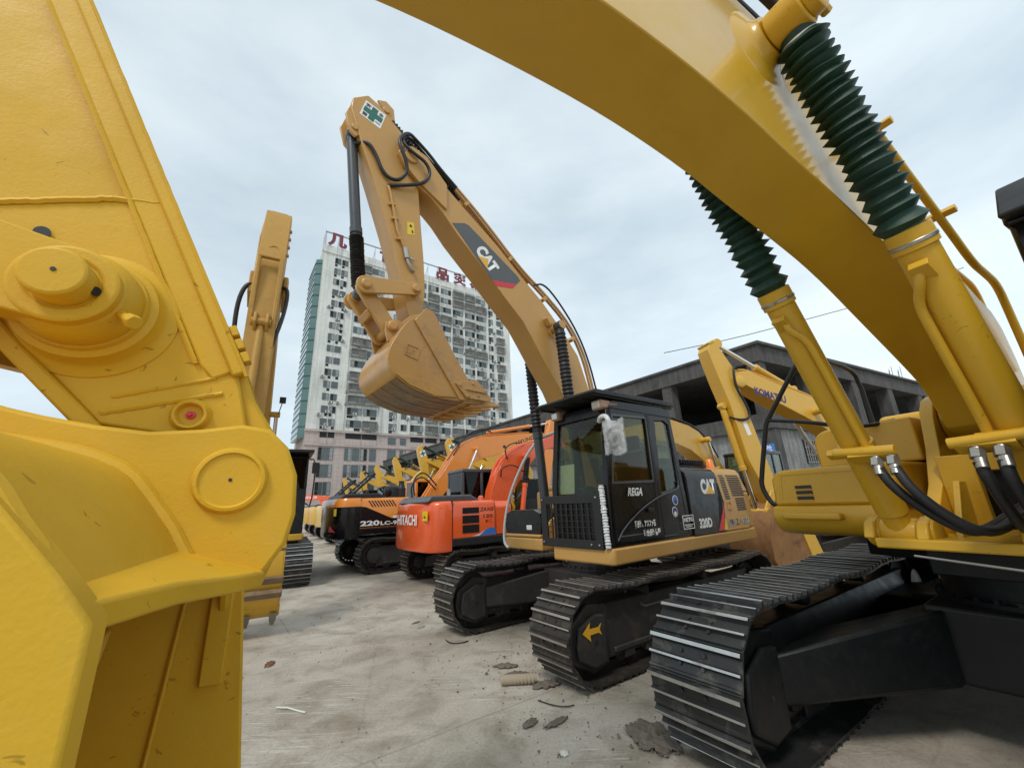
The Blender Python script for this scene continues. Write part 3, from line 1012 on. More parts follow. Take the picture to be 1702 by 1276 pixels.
    text("certificate_text", "NETIS", (-.075, 1.3835, 1.435), U, W, .23, .055, WHT, nb, bold=.03)
    MB().box((-.19, 1.3825, 1.395), (.22, .002, .010)).box((-.19, 1.3825, 1.372), (.16, .002, .010)).build("certificate_lines", WHT, nb)
    text("door_lettering", "REGA", (1.06, y1 + .005, 1.80), U, W, .30, .10, WHT, cabo, shear=.3, bold=.04)
    text("door_lettering", "超低騒、アスファ石", (.985, y1 + .003, 1.425), U, W, .43, .085, WHT, cabo, bold=.05)
    text("door_lettering", "適合低騒音型", (.83, y1 + .003, 1.315), U, W, .36, .085, WHT, cabo, bold=.05)
    for (x, zz, c1, c2_) in ((.03, 1.725, BLU, NAV), (.075, 1.575, WHT, NAV)):
        st = MB()
        st.lathe((x, y1 + .001, zz), (0, 1, 0), [(0, .066), (.002, .066)], 28, 0)
        st.lathe((x, y1 + .003, zz), (0, 1, 0), [(0, .056), (.001, .056)], 28, 1)
        st.lathe((x, y1 + .004, zz - .022), (0, 1, 0), [(0, .030), (.001, .030)], 20, 2)
        st.build("round_sticker", [WHT, c1 if c1 is BLU else NAV, c2_ if c1 is BLU else WHT], cabo)
    text("side_lettering", "(株)江へおだ", (-1.32, 1.384, 1.285), U, W, .74, .125, WHT, pan, bold=.06)
    text("side_lettering", "(株)江へおだ", (-1.32, 1.3855, 1.285), U, W, .74, .125, BKV, pan, bold=.012)
    # boom ------------------------------------------------------------------
    low = [(3.42, 6.08), (3.2, 5.98), (3.0, 5.81), (2.77, 5.55), (2.22, 5.04), (1.9, 4.73), (1.6, 4.46), (1.38, 4.14), (1.22, 3.9), (.93, 3.5), (.80, 3.25), (.38, 2.4), (.2, 1.86)]
    up = [(-.14, 1.80), (-.15, 2.1), (.02, 2.8), (.24, 3.61), (.42, 4.12), (.72, 4.48), (1.16, 4.92), (1.61, 5.27), (2.03, 5.63), (2.51, 5.96), (2.96, 6.29), (3.26, 6.56)]
    boom = arm_box(t, z, "boom", low + up, .20, CATY, bevel=.01)
    ns = MB()
    for y in (-.235, .17):
        ns.prism([(2.95, 5.86), (3.4, 6.12), (3.62, 6.30), (3.70, 6.46), (3.66, 6.60), (3.5, 6.67), (3.28, 6.62), (2.95, 6.29)], y, y + .065)
    pinboss(ns, 3.52, 6.46, -.27, .27, .10)
    ns.cyl((3.44, .27, 6.52), (3.44, .29, 6.52), .03)
    ns.build("boom_nose", CATY, boom, bevel=.012)
    dk = MB().prism([(2.85, 5.70), (2.64, 5.79), (2.56, 5.78), (1.66, 5.22), (1.62, 5.16), (1.70, 5.07), (2.17, 4.99)], .2015, .2035)
    dk.build("decal", DGR, boom)
    MB().prism([(2.17, 4.99), (1.70, 5.07), (1.78, 4.975), (2.085, 4.92)], .2015, .2035).build("red_stripe", RED, boom)
    du = V((2.17 - 2.46, 0, 5.10 - 5.40)).normalized()
    dv = V((du.z, 0, -du.x))
    text("boom_logo", "CAT", (2.475, .2045, 5.395), du, -dv if dv.z < 0 else dv, .42, .235, WHT, boom, bold=.06)
    dvv = -dv if dv.z < 0 else dv
    p = [V((2.475, 0, 5.395)) + du * a + dvv * b_ for a, b_ in ((.10, -.015), (.34, -.015), (.22, .13))]
    MB().prism([(q.x, q.z) for q in p], .206, .208).build("logo_triangle", LOGY, boom)
    pp = MB()
    for k, y in enumerate((.16, .10, -.10, -.16)):
        pp.tube([(2.75, y, 6.40), (2.3, y, 6.07), (1.55, y, 5.41), (1.06, y, 5.12), (.53, y, 4.72), (.22, y, 4.22), (.09, y, 3.70), (-.05, y, 2.9)], .022, 8, smooth=2)
    for (x, zz) in ((2.6, 6.16), (1.8, 5.5), (1.1, 5.0), (.5, 4.42)):
        pp.box((x, 0, zz), (.05, .42, .10), ry=-.7)
    pp.build("oil_pipe", CATY, boom)
    for (x0, z0, x1, z1) in ((1.05, 5.14, .15, 3.75), (.75, 4.95, .02, 3.55)):
        pass
    MB().tube([(1.3, .18, 5.2), (1.1, .2, 5.28), (.8, .2, 5.06), (.4, .2, 4.6), (.16, .2, 4.1), (.02, .2, 3.5)], .016, 8, smooth=2).build("hose", RUB, boom)
    wl = MB().box((1.12, .27, 4.56), (.10, .10, .12), ry=.5)
    wl.tube([(1.08, .22, 4.42), (1.0, .24, 4.3)], .02)
    wl.build("work_light", CATY, boom, bevel=.015)
    # boom cylinders (dark, with bellows)
    for s_ in (1, -1):
        hyd(t, z, "boom_cylinder", (.80, .40 * s_, 1.38), (1.02, .40 * s_, 4.45), 1.5, .075, CYL, BLW, 22, .088)
    pb = MB()
    pinboss(pb, 1.02, 4.45, -.48, .48, .075)
    pb.build("cylinder_pin", CATY, boom)
    # stick -----------------------------------------------------------------
    sp = [(4.33, 7.04), (4.14, 7.22), (3.99, 7.16), (3.62, 6.86), (3.38, 6.30), (3.37, 6.08), (3.33, 5.63), (3.26, 4.95), (3.23, 4.5), (3.26, 4.05), (3.35, 3.92), (3.44, 4.02), (3.56, 4.55), (3.77, 5.25), (4.0, 5.91), (4.15, 6.31), (4.34, 6.85)]
    st = arm_box(t, z, "stick", sp, .165, CATY, bevel=.01)
    hd = MB()
    hd.prism([(3.93, 7.2), (4.0, 7.28), (3.88, 7.34), (3.76, 7.26), (3.74, 7.08), (3.85, 7.0)], -.13, -.09)
    hd.prism([(3.93, 7.2), (4.0, 7.28), (3.88, 7.34), (3.76, 7.26), (3.74, 7.08), (3.85, 7.0)], .09, .13)
    for y in (-.15, .11):
        hd.prism([(4.33, 6.98), (4.2, 6.5), (4.26, 6.44), (4.33, 6.5), (4.40, 6.75)], y, y + .04)
    hd.cyl((4.27, -.17, 6.58), (4.27, .17, 6.58), .045)
    hd.cyl((3.87, -.15, 7.17), (3.87, .15, 7.17), .05)
    hd.build("bracket", CATY, st, bevel=.008)
    sg = MB().add([(4.235, .1675, 6.83), (3.95, .1675, 6.75), (3.88, .1675, 7.04), (4.165, .1675, 7.11)], [(0, 1, 2, 3)])
    so = sg.build("safety_sign", WHT, st)
    o0 = V((4.235, .169, 6.83))
    ux = (V((3.95, .169, 6.75)) - o0)
    uy = (V((4.165, .169, 7.11)) - o0)

    def sq(a, b_, c, d_):
        return [tuple(o0 + ux * p + uy * q) for p, q in ((a, b_), (c, b_), (c, d_), (a, d_))]
    MB().add(sq(.36, .06, .64, .94), [(0, 1, 2, 3)]).add(sq(.06, .34, .36, .66), [(0, 1, 2, 3)]).add(sq(.64, .34, .94, .66), [(0, 1, 2, 3)]).build("green_cross", GCR, so)
    for (ch, a, b_) in (("安", .07, .70), ("全", .69, .70), ("第", .07, .07), ("一", .69, .18)):
        text("sign_lettering", ch, o0 + ux * a + uy * b_ + V((0, .001, 0)), ux, uy, .07, .065 if ch != "一" else .012, BKV, so, bold=.02)
    wn = MB().add([(3.505, .1675, 5.25), (3.40, .1675, 5.28), (3.42, .1675, 5.47), (3.515, .1675, 5.44)], [(0, 1, 2, 3)]).build("warning_sticker", WRN, st)
    MB().prism([(3.485, 5.38), (3.435, 5.385), (3.465, 5.43)], .169, .170).prism([(3.44, 5.29), (3.42, 5.30), (3.43, 5.34), (3.45, 5.34)], .169, .170).build("warning_symbol", BKV, wn)
    hp = MB()
    hp.tube([(3.80, .19, 5.86), (3.77, .19, 5.77), (3.65, .19, 5.23), (3.53, .19, 4.98)], .018, 8)
    for (x, zz) in ((3.74, 5.6), (3.69, 5.4), (3.62, 5.12)):
        hp.box((x, .185, zz), (.09, .04, .03), ry=.3)
    hp.build("oil_pipe", CATY, st, bevel=.003)
    MB().tube([(3.53, .19, 4.98), (3.5, .20, 4.82), (3.44, .20, 4.72), (3.40, .19, 4.71)], .02, 8).cyl((3.54, .20, 5.0), (3.51, .20, 4.86), .035, n=12).box((3.44, .2, 4.88), (.09, .015, .015)).build("stop_valve", FIT, st)
    h1 = [(4.24, .05, 6.41), (4.11, .2, 6.41), (3.99, .2, 6.26), (3.91, .2, 6.06), (3.80, .2, 5.97), (3.66, .22, 6.0), (3.57, .26, 6.17), (3.63, .30, 6.34), (3.71, .30, 6.48), (3.72, .28, 6.65), (3.58, .25, 6.86), (3.42, .18, 6.87), (3.21, .16, 6.76), (3.02, .16, 6.59), (2.75, .16, 6.40)]
    MB().tube(h1, .024, 10, smooth=2).build("hose", RUB, st)
    h2 = [(3.80, .19, 5.87), (3.6, .22, 5.95), (3.34, .27, 6.08), (3.24, .29, 6.27), (3.32, .31, 6.42), (3.50, .31, 6.47), (3.64, .28, 6.57), (3.66, .24, 6.72), (3.56, .18, 6.86), (3.40, .12, 6.86), (3.1, .10, 6.66), (2.75, .10, 6.40)]
    MB().tube(h2, .024, 10, smooth=2).build("hose", RUB, st)
    # stick cylinder along the boom top with bellows
    hyd(t, z, "stick_cylinder", (1.35, 0, 5.36), (3.87, 0, 7.17), 1.6, .075, CATY, BLW, 26, .10)
    # bucket cylinder
    hyd(t, z, "bucket_cylinder", (4.27, 0, 6.58), (4.02, 0, 4.29), 1.50, .068, CYL, BLW, 20, .088)
    # linkage
    lk = MB()
    for y in (-.27, .23):
        link_plate(lk, (4.02, 4.29), (3.40, 4.42), y, y + .04, .11, .08)
    for (x, zz, r) in ((4.02, 4.29, .06), (3.40, 4.42, .055)):
        pinboss(lk, x, zz, -.31, .31, r)
    lk.build("guide_link", CATY, t, rz=z, bevel=.008)
    lk = MB()
    for y in (-.19, .13):
        link_plate(lk, (4.02, 4.29), (3.68, 3.84), y, y + .06, .09, .10)
    lk.box((3.85, 0, 4.06), (.09, .3, .25), ry=-.9)
    pinboss(lk, 3.68, 3.84, -.30, .30, .06)
    lk.build("bucket_link", CATY, t, rz=z, bevel=.01)
    # bucket
    prof = soft([(3.42, 3.98), (3.56, 3.88), (3.68, 3.70), (3.78, 3.50), (3.815, 3.34), (3.77, 3.20), (3.61, 3.08), (3.42, 3.01), (3.23, 2.97), (2.88, 2.955), (2.66, 2.965)])
    bk = bucket(t, z, prof, None, None, .50, CATB, CATB, 5, tmat=CATY, tl=.27, big=1.0)
    ex = MB()
    for y in (-.25, .21):
        ex.prism([(3.30, 3.92), (3.28, 4.05), (3.36, 4.09), (3.46, 4.04), (3.56, 3.93), (3.66, 3.94), (3.76, 3.88), (3.76, 3.78), (3.72, 3.64), (3.60, 3.72), (3.42, 3.85)], y, y + .04)
    ex.build("bucket_ear", CATB, bk, bevel=.008)
    ex = MB()
    for y in (-.525, .497):
        ex.prism([(3.52, 3.86), (3.38, 4.05), (3.28, 4.03), (3.02, 3.57), (2.79, 3.23), (2.60, 3.02), (2.62, 2.97), (2.92, 2.975)], y, y + .028)
        ex.prism([(3.72, 3.18), (3.40, 3.16), (3.16, 3.10), (2.95, 3.0), (3.24, 2.98), (3.55, 3.07)], y + .004, y + .02)
    ex.build("side_wall", CATB, bk, bevel=.006)
    for y in (-.55, .527):
        sc = MB().prism([(2.99, 3.17), (2.70, 3.25), (2.47, 3.03), (2.50, 2.99), (2.84, 3.0)], y, y + .025)
        sc.prism([(2.86, 3.12), (2.56, 3.10), (2.56, 3.085), (2.86, 3.10)], y - .01 if y < 0 else y, y + .025 if y < 0 else y + .04)
        for (x, zz) in ((2.93, 3.15), (2.75, 3.19), (2.82, 3.03), (2.68, 3.05)):
            sc.lathe((x, y - .012, zz), (0, 1, 0), [(0, .018), (.05, .018)], 6)
        sc.build("side_cutter", CATB, bk, bevel=.004)
    cp = MB().ring([(3.62, 3.42), (3.46, 3.38), (3.43, 3.53), (3.60, 3.56)], [(3.605, 3.43), (3.475, 3.397), (3.45, 3.52), (3.585, 3.545)], .497, .508)
    cpo = cp.build("cast_plate", CATB, bk)
    text("cast_logo", "CAT", (3.60, .503, 3.445), (-1, 0, -.22), (.13, 0, 1), .12, .075, CATB, cpo, bold=.03)
    # wear strips under the bucket
    wsm = MB()
    wl_ = soft([(3.70, 3.14), (3.61, 3.08), (3.42, 3.01), (3.23, 2.97), (2.88, 2.955), (2.72, 2.962)])
    wsm.strip(wl_, .006, -.48, .48)
    for y in (-.30, .02, .30):
        wsm.strip(wl_, .011, y, y + .03)
    wsm.build("wear_strip", WORN, bk)
    # yellow warning sticker on the car body
    cbm = [o for o in t.children if o.name.startswith("car_body")][0]
    MB().box((.757, .2, .66), (.004, .16, .10)).build("warning_sticker", WRN, cbm)
    return t


tan_excavator()

# ------------------------------------------------------------------ the big yellow excavator whose boom arches over the view
def big_excavator():
    t = thing("excavator", "large bright yellow excavator with green bellows, its boom arching overhead to the nearest bucket",
              "excavator", (4.027, 3.397, 0), R(215.26), "excavators parked in the yard")
    z = R(-7.32)
    undercarriage(t, 5.17, 1.06, .66, 1.465, 48, (FTR, FTW), FUN, holes=True, sag=.03, g=.036)
    pl = MB()
    ring = [(1.25, -.52), (1.25, 1.0), (1.1, 1.55), (-2.6, 1.55), (-3.1, 1.2), (-3.4, .5), (-3.45, 0), (-3.4, -.5), (-3.1, -1.2), (-2.6, -1.55), (.2, -1.55), (.3, -.52)]
    pl.prism(ring, 1.345, 1.415, 'z')
    pl.build("platform", FGY, t, rz=z, bevel=.012)
    MB().prism([(.75, -.42), (.75, .6), (-2.6, 1.2), (-2.6, -1.2), (-.2, -1.2), (.1, -.42)], 1.12, 1.345, 'z').build("turntable_frame", FUN, t, rz=z, bevel=.012)
    # boom brackets
    br = MB()
    for y in (-.36, .27):
        br.prism([(1.0, 1.41), (.82, 1.5), (.5, 1.78), (.32, 2.08), (.22, 2.36), (.10, 2.52), (-.06, 2.58), (-.22, 2.50), (-.34, 2.3), (-.8, 1.41)], y, y + .09)
    for y in (-.385, .36):
        br.lathe((-.06, y, 2.33), (0, 1, 0), [(0, .19), (.015, .21), (.03, .21)], 30)
    # front web with the hose opening
    br.ring([(-.27, 1.41), (.27, 1.41), (.27, 2.0), (-.27, 2.0)], [(-.06, 1.44), (.24, 1.44), (.24, 1.87), (-.06, 1.87)], .42, .50, 'x')
    br.prism([(.95, 1.41), (.60, 1.41), (.55, 1.80), (.68, 1.80)], -.16, -.12)
    br.build("boom_bracket", FGY, t, rz=z, bevel=.02, seg=3)
    for s_ in (-1, 1):
        for dy in (-.19, .12):
            br = MB()
            y = s_ * .4 + dy
            br.prism([(1.24, 1.41), (1.22, 1.46), (1.185, 1.52), (1.07, 1.565), (.96, 1.52), (.88, 1.41)], y, y + .07)
            br.lathe((1.07, y - .015, 1.447), (0, 1, 0), [(0, .09), (.01, .105), (.09, .105), (.10, .09)], 24)
            br.build("cylinder_bracket", FGY, t, rz=z, bevel=.012)
    # right hand side of the house, seen from the front
    b = MB()
    b.prism([(-1.5, 1.64), (-.46, 1.64), (-.46, 1.985), (-1.36, 1.985), (-1.44, 1.965), (-1.49, 1.90)], -.9, .74, 'x')
    pn = b.build("side_panel", FGY, t, rz=z, bevel=.025, seg=3)
    b = MB()
    b.ring([(-1.44, 1.66), (-.5, 1.66), (-.5, 1.955), (-1.40, 1.955)], [(-1.41, 1.69), (-.53, 1.69), (-.53, 1.93), (-1.38, 1.93)], .738, .746, 'x')
    b.build("panel_edge", FGY, pn, bevel=.004)
    for q in range(3):
        zz = 1.695 + q * .052
        MB().box((.742, -1.195, zz + .012), (.012, .15, .032)).build("vent_slot", BKV, pn, bevel=.008)
        MB().box((.75, -1.195, zz - .006), (.02, .15, .006)).build("vent_lip", FGY, pn)
    b = MB()
    b.prism([(.80, 1.63), (.74, 1.64), (-2.0, 1.64), (-2.0, 1.36), (.60, 1.36), (.74, 1.40), (.81, 1.48), (.83, 1.56)], -1.5, -.50)
    b.box((.85, -1.12, 1.545), (.10, .50, .06))
    b.build("fuel_tank", FGY, t, rz=z, bevel=.02, seg=3)
    b = MB()
    b.prism(circ(-1.14, 2.24, .15, 180, 90, 6) + [(-.44, 2.40), (-.44, 2.0), (-1.28, 2.0)], -.7, .15, 'x')
    b.build("upper_box", FGY, t, rz=z, bevel=.02, seg=3)
    b = MB()
    b.box((-1.9, 0, 1.9), (2.2, 3.0, 1.0)).box((-1.5, .1, 2.45), (1.6, 2.2, .2))
    b.build("engine_hood", FGY, t, rz=z, bevel=.06, seg=3)
    b = MB()
    cwp = [(-2.9, 1.52), (-3.2, 1.3), (-3.5, .8), (-3.62, .3), (-3.62, -.3), (-3.5, -.8), (-3.2, -1.3), (-2.9, -1.52)]
    b.prism(cwp, 1.3, 2.4, 'z')
    b.build("counterweight", FGY, t, rz=z, bevel=.06, seg=3)
    rl = MB()
    X = .62
    rl.tube([(X - .3, -.9, 3.08), (X, -.96, 3.08), (X, -1.01, 3.075), (X, -1.06, 3.03), (X, -1.43, 2.57), (X, -1.47, 2.52), (X, -1.495, 2.46), (X, -1.665, 1.91), (X, -1.67, 1.84), (X, -1.655, 1.77), (X + .01, -1.60, 1.665), (X + .02, -1.55, 1.64), (X + .05, -1.44, 1.63)], .024, 10, smooth=1)
    rl.tube([(X - .3, -.9, 3.08), (X - .75, -.9, 3.05), (X - .9, -.9, 2.95), (X - .95, -.9, 2.4)], .022, 10, smooth=1)
    rl.tube([(X, -1.475, 2.54), (X - .02, -1.06, 2.44), (X - .1, -.85, 2.36), (X - .4, -.75, 2.36), (X - .6, -.6, 2.40)], .02, 8, smooth=1)
    rl.build("handrail", DRK, t, rz=z)
    # cab (mostly outside the frame)
    co = cab(t, z, -.1, 1.95, .72, 1.74, 1.42, 2.1, 3.22, BLK, GLD, .15)
    vz = MB()
    vz.prism([(.0, 3.27), (1.6, 3.2), (1.94, 3.125), (1.96, 3.14), (1.72, 3.40), (.0, 3.44)], .72, 1.74)
    vz.build("roof_guard", DRK, co, bevel=.012)
    # boom
    low = [(6.95, 3.72), (6.4, 3.72), (5.8, 3.82), (5.03, 3.95), (4.4, 3.97), (3.77, 3.94), (3.14, 3.82), (2.75, 3.68), (2.3, 3.55), (1.8, 3.38), (1.21, 3.05), (.74, 2.79), (.46, 2.62), (.32, 2.46), (.2, 2.24)]
    up = circ(-.06, 2.33, .21, -20, -190, 8)[1:] + [(-.285, 2.48), (-.29, 2.80), (-.24, 3.08), (-.12, 3.22), (.10, 3.30), (.38, 3.42), (.67, 3.67), (1.2, 4.1), (1.7, 4.43), (2.1, 4.68), (2.5, 4.86), (2.9, 4.94), (3.5, 4.97), (4.5, 4.86), (5.5, 4.6), (6.5, 4.25), (7.0, 4.1), (7.1, 3.9)]
    boom = arm_box(t, z, "boom", soft(low, 2) + up, .22, FGS, bevel=.008)
    # the cast bosses for the cylinder pin
    for s_ in (-1, 1):
        b = MB()
        b.lathe((2.74, s_ * .218, 4.55), (0, s_, 0), [(0, .29), (.012, .27), (.03, .18), (.06, .15), (.085, .145)], 36)
        b.build("boom_boss", FGS, boom)
    b = MB()
    pinboss(b, -.06, 2.33, -.27, .27, .205)
    b.build("boom_foot", FGS, boom)
    for s_ in (-1, 1):
        b = MB()
        y0 = s_ * .305
        b.lathe((2.74, y0, 4.55), (0, s_, 0), [(0, .112), (.01, .125), (.19, .125), (.2, .112)], 30)
        b.lathe((2.74, y0 + s_ * .2, 4.55), (0, s_, 0), [(0, .10), (.004, .108), (.06, .108), (.07, .09), (.072, .06), (.078, .055)], 30)
        b.cyl((2.74 - .10, y0 + s_ * .235, 4.55 - .03), (2.74 - .135, y0 + s_ * .235, 4.55 - .045), .03, n=6)
        b.build("cylinder_pin", FGY, boom, bevel=.004)
    pp = MB()
    P1 = [(3.4, .30, 5.05), (2.9, .30, 5.02), (2.45, .31, 4.92), (2.15, .32, 4.74)]
    P2 = [(2.15, .32, 4.74), (1.68, .32, 4.42), (1.24, .32, 4.11), (.7, .32, 3.72), (.42, .32, 3.50), (.2, .32, 3.47), (-.05, .32, 3.42), (-.2, .3, 3.2), (-.35, .28, 2.7)]
    pp.tube(P2, .027, 10, smooth=2)
    pp.tube([(q[0] - .04, q[1] - .14, q[2] + .05) for q in P2], .027, 10, smooth=2)
    for (x, zz) in ((1.55, 4.34), (.82, 3.82)):
        pp.box((x, .27, zz + .01), (.05, .30, .055), ry=-.7)
    pp.build("oil_pipe", FGY, boom, bevel=.004)
    hz = MB()
    for dy, dz in ((0, 0), (-.13, .05)):
        hz.tube([(q[0], q[1] + dy, q[2] + dz) for q in P1] + [(2.1, .32 + dy, 4.70 + dz)], .034, 10, smooth=2)
    hz.tube([(2.62, .42, 4.78), (2.5, .5, 4.74), (2.42, .58, 4.76)], .012, 8, smooth=1)
    hz.build("hose", RUB, boom)
    fm = MB()
    fm.cyl((2.2, .32, 4.77), (2.08, .32, 4.69), .042, n=14).cyl((2.24, .19, 4.84), (2.12, .19, 4.77), .042, n=14)
    fm.build("hose_fitting", FIT, boom)
    wl = MB().box((.80, .12, 3.98), (.12, .16, .10)).cyl((.80, .12, 4.03), (.78, .12, 4.16), .02).box((.78, .12, 4.18), (.07, .07, .03))
    wl.build("work_light", DRK, boom, bevel=.015)
    # boom cylinders
    for s_ in (1, -1):
        foot, pin = V((1.073, .4 * s_, 1.447)), V((2.74, .4 * s_, 4.55))
        hc = hyd(t, z, "boom_cylinder", foot, pin, 2.06, .098, FGY, None, eye=True)
        u = (pin - foot).normalized()
        b = MB()
        bellows(b, foot + u * 1.96, pin - u * .10, .134, .094, 21, jit=.05, n=34, tight=-.18)
        b.build("bellows", GRN, hc, smooth=18)
        b = MB()
        b.lathe(foot + u * 1.955, u, [(0, .112), (.004, .116), (.022, .116), (.026, .112)], 30, 0)
        b.build("hose_clip", [FIT], hc)
        b = MB()
        b.lathe(pin - u * .165, u, [(0, .103), (.003, .106), (.02, .106), (.023, .103)], 30, 1)
        b.build("hose_clip", [FIT, WHT], hc)
        # pipe and clamp
        c_ = MB()
        side = V((0, -s_, 0))
        fw = V((u.z, 0, -u.x))
        off = fw * .085 + side * .085
        c_.tube([foot + u * 1.80 + fw * .10 + side * .02, foot + u * 1.74 + fw * .125 + side * .03, foot + u * 1.62 + off * 1.05, foot + u * 1.5 + off * 1.12, foot + u * .82 + off * 1.1, foot + u * .72 + off * 1.2], .026, 10, smooth=2)
        c_.box(tuple(foot + u * 1.80 + fw * .105), (.12, .09, .05), ry=-.5)
        c_.lathe(foot + u * .70, u, [(0, .10), (.004, .114), (.05, .114), (.054, .10)], 30)
        c_.box(tuple(foot + u * .725 + fw * .12), (.07, .30, .05), ry=-.5)
        c_.tube([foot + u * .74 + fw * .13 + V((0, s_ * .10, 0)), foot + u * .74 + fw * .15 + V((0, -s_ * .08, 0)), foot + u * .735 + fw * .16 + V((0, -s_ * .27, 0))], .034, 12)
        c_.box(tuple(foot + u * .69 + fw * .15 + V((0, -s_ * .12, 0))), (.10, .26, .03), ry=-.5)
        c_.build("pipe_clamp", FGY, hc, bevel=.006)
        f_ = MB()
        for dy in ((-.16, -.06) if s_ > 0 else (.15, .24)):
            q = foot + u * .70 + fw * .16 + V((0, dy + (.0 if s_ > 0 else 0), 0))
            f_.cyl(q, q + V((.05, .01, -.13)), .03, n=12)
            f_.cyl(q + V((.01, 0, -.02)), q + V((.03, 0, -.07)), .038, n=6)
        f_.build("hose_fitting", FIT, hc)
    # hoses to the cylinders
    for pts, r_ in (([(1.58, -.24, 1.90), (1.58, -.20, 1.78), (1.5, -.10, 1.62), (1.42, .02, 1.50), (1.30, .08, 1.48), (1.0, .14, 1.56), (.7, .16, 1.62)], .030),
                    ([(1.58, -.15, 1.90), (1.60, -.10, 1.76), (1.52, -.01, 1.60), (1.42, .09, 1.49), (1.25, .15, 1.49), (1.0, .19, 1.57), (.6, .2, 1.64)], .030),
                    ([(1.58, .24, 1.90), (1.57, .25, 1.78), (1.42, .25, 1.62), (1.3, .25, 1.52), (1.05, .22, 1.47), (.6, .16, 1.6)], .031),
                    ([(1.58, .34, 1.90), (1.58, .34, 1.78), (1.44, .34, 1.62), (1.28, .33, 1.50), (1.0, .28, 1.46), (.6, .2, 1.56)], .031)):
        MB().tube(pts, r_, 12, smooth=3).build("hose", RUB, t, rz=z)
    MB().box((.2, .1, 1.65), (.35, .5, .45)).cyl((.36, .12, 1.6), (.46, .12, 1.6), .06).build("swivel_joint", FUN, t, rz=z, bevel=.02)
    MB().tube([(1.28, -.3, 1.31), (1.3, .2, 1.27), (1.32, .42, 1.265)], .008, 6).build("grease_line", FIT, t, rz=z)
    # stick -------------------------------------------------------------------
    sp = [(5.245, 2.0), (5.28, 2.085), (5.65, 2.86), (6.26, 4.12), (6.42, 4.6), (6.62, 4.82), (6.95, 4.5), (7.06, 4.0), (6.98, 3.66), (6.2, 2.74), (5.60, 2.045), (5.47, 1.905), (5.36, 1.76), (5.26, 1.72), (5.18, 1.78), (5.17, 1.88)]
    st = arm_box(t, z, "stick", sp, .155, FGB, bevel=.008)
    b = MB()
    b.strip([(5.262, 2.05), (5.65, 2.862), (6.26, 4.122)], -.028, -.182, .182)
    b.strip([(6.98, 3.65), (6.2, 2.735), (5.60, 2.04), (5.47, 1.90)], -.026, -.182, .182)
    for y in (-.168, .156):
        sg_ = 1 if y > 0 else -1
        b.prism([(5.268, 2.06), (5.655, 2.86), (6.265, 4.12), (6.32, 4.08), (5.715, 2.83), (5.345, 2.06), (5.32, 2.03)], y + sg_ * .003, y + .012 + sg_ * .005)
        b.prism([(5.45, 2.40), (5.53, 2.385), (5.74, 2.30), (5.60, 2.075), (5.47, 1.935), (5.24, 1.90), (5.29, 2.09)], y, y + .012)
        b.prism([(5.56, 2.05), (6.16, 2.78), (6.93, 3.68), (6.88, 3.72), (6.11, 2.83), (5.53, 2.11)], y + sg_ * .002, y + .012 + sg_ * .003)
    b.build("stick_plate", FGB, st, bevel=.005)
    bd = MB()
    def bead(a, b_, r_, n_=26):
        a, b_ = V(a), V(b_)
        bd.tube([a.lerp(b_, q / n_) + V((random.uniform(-1, 1), random.uniform(-.3, .3), random.uniform(-1, 1))) * r_ * .16 for q in range(n_ + 1)], r_, 6)
    bead((5.715, .170, 2.83), (5.35, .171, 2.06), .005, 40)
    bead((5.46, .167, 2.400), (5.53, .168, 2.388), .007, 6)
    bead((5.53, .168, 2.388), (5.74, .167, 2.302), .007)
    bead((5.30, .168, 2.005), (5.47, .168, 1.955), .005)
    bead((5.315, .168, 2.035), (5.46, .168, 1.985), .004)
    bead((5.262, .182, 2.04), (5.66, .182, 2.88), .0035, 40)
    bd.build("weld_bead", FGB, st)
    # stop lugs along the front edge
    for k in range(3):
        q = .02 + .030 * k
        MB().box((5.262 + q * .43, .165, 2.065 + q * .9), (.022, .03, .014), ry=-1.13).build("guide_lug", FGB, st, bevel=.002)
    # guide link with its stacked boss
    lx, lz = 5.51, 2.138
    for s_ in (1,):
        b = MB()
        b.lathe((lx, .163, lz), (0, 1, 0), [(0, .124), (.008, .122), (.014, .108), (.02, .102), (.045, .098), (.05, .088), (.06, .086)], 44)
        b.build("pin_boss", FGB, st)
    b = MB()
    b.lathe((lx, -.163, lz), (0, -1, 0), [(0, .124), (.008, .122), (.014, .108), (.02, .102), (.045, .098), (.05, .088), (.06, .086)], 44)
    b.build("pin_boss", FGB, st)
    b = MB()
    for s_ in (1, -1):
        y0, y1 = sorted((s_ * .225, s_ * .288))
        link_plate(b, (lx, lz), (lx + .5, lz + .12), y0, y1, .066, .075)
        b.lathe((lx, s_ * .212, lz), (0, s_, 0), [(0, .078), (.012, .082), (.04, .080), (.05, .074), (.06, .068)], 40)
        b.lathe((lx, s_ * .286, lz), (0, s_, 0), [(0, .0665), (.003, .0665), (.006, .064), (.006, .046), (.001, .043)], 40)
        b.lathe((lx, s_ * .286, lz), (0, s_, 0), [(0, .0405), (.040, .0405), (.044, .038), (.045, .0)], 36)
    b.build("guide_link", FGB, t, rz=z, bevel=.006)
    b = MB()
    for P_, D_, q in (((lx - .002, .3312, lz + .001), (0, 1, 0), [(0, .0035), (.001, .0035)]), ((lx - .040, .296, lz - .010), (-.8, .5, -.2), [(0, .0075), (.0025, .0075)]),
                      ((5.609, .1725, 2.282), (0, 1, 0), [(0, .012), (.0015, .012)]), ((lx - .058, .243, lz - .020), (-.7, .55, -.45), [(0, .013), (.006, .013)])):
        MB().lathe(P_, D_, q, 14).build("grease_hole", BKV, st)
    b = MB()
    b.cyl((lx - .05, .245, lz - .018), (lx - .092, .292, lz - .052), .0075, n=14)
    b.cyl((lx - .086, .285, lz - .047), (lx - .098, .299, lz - .057), .0125, n=6)
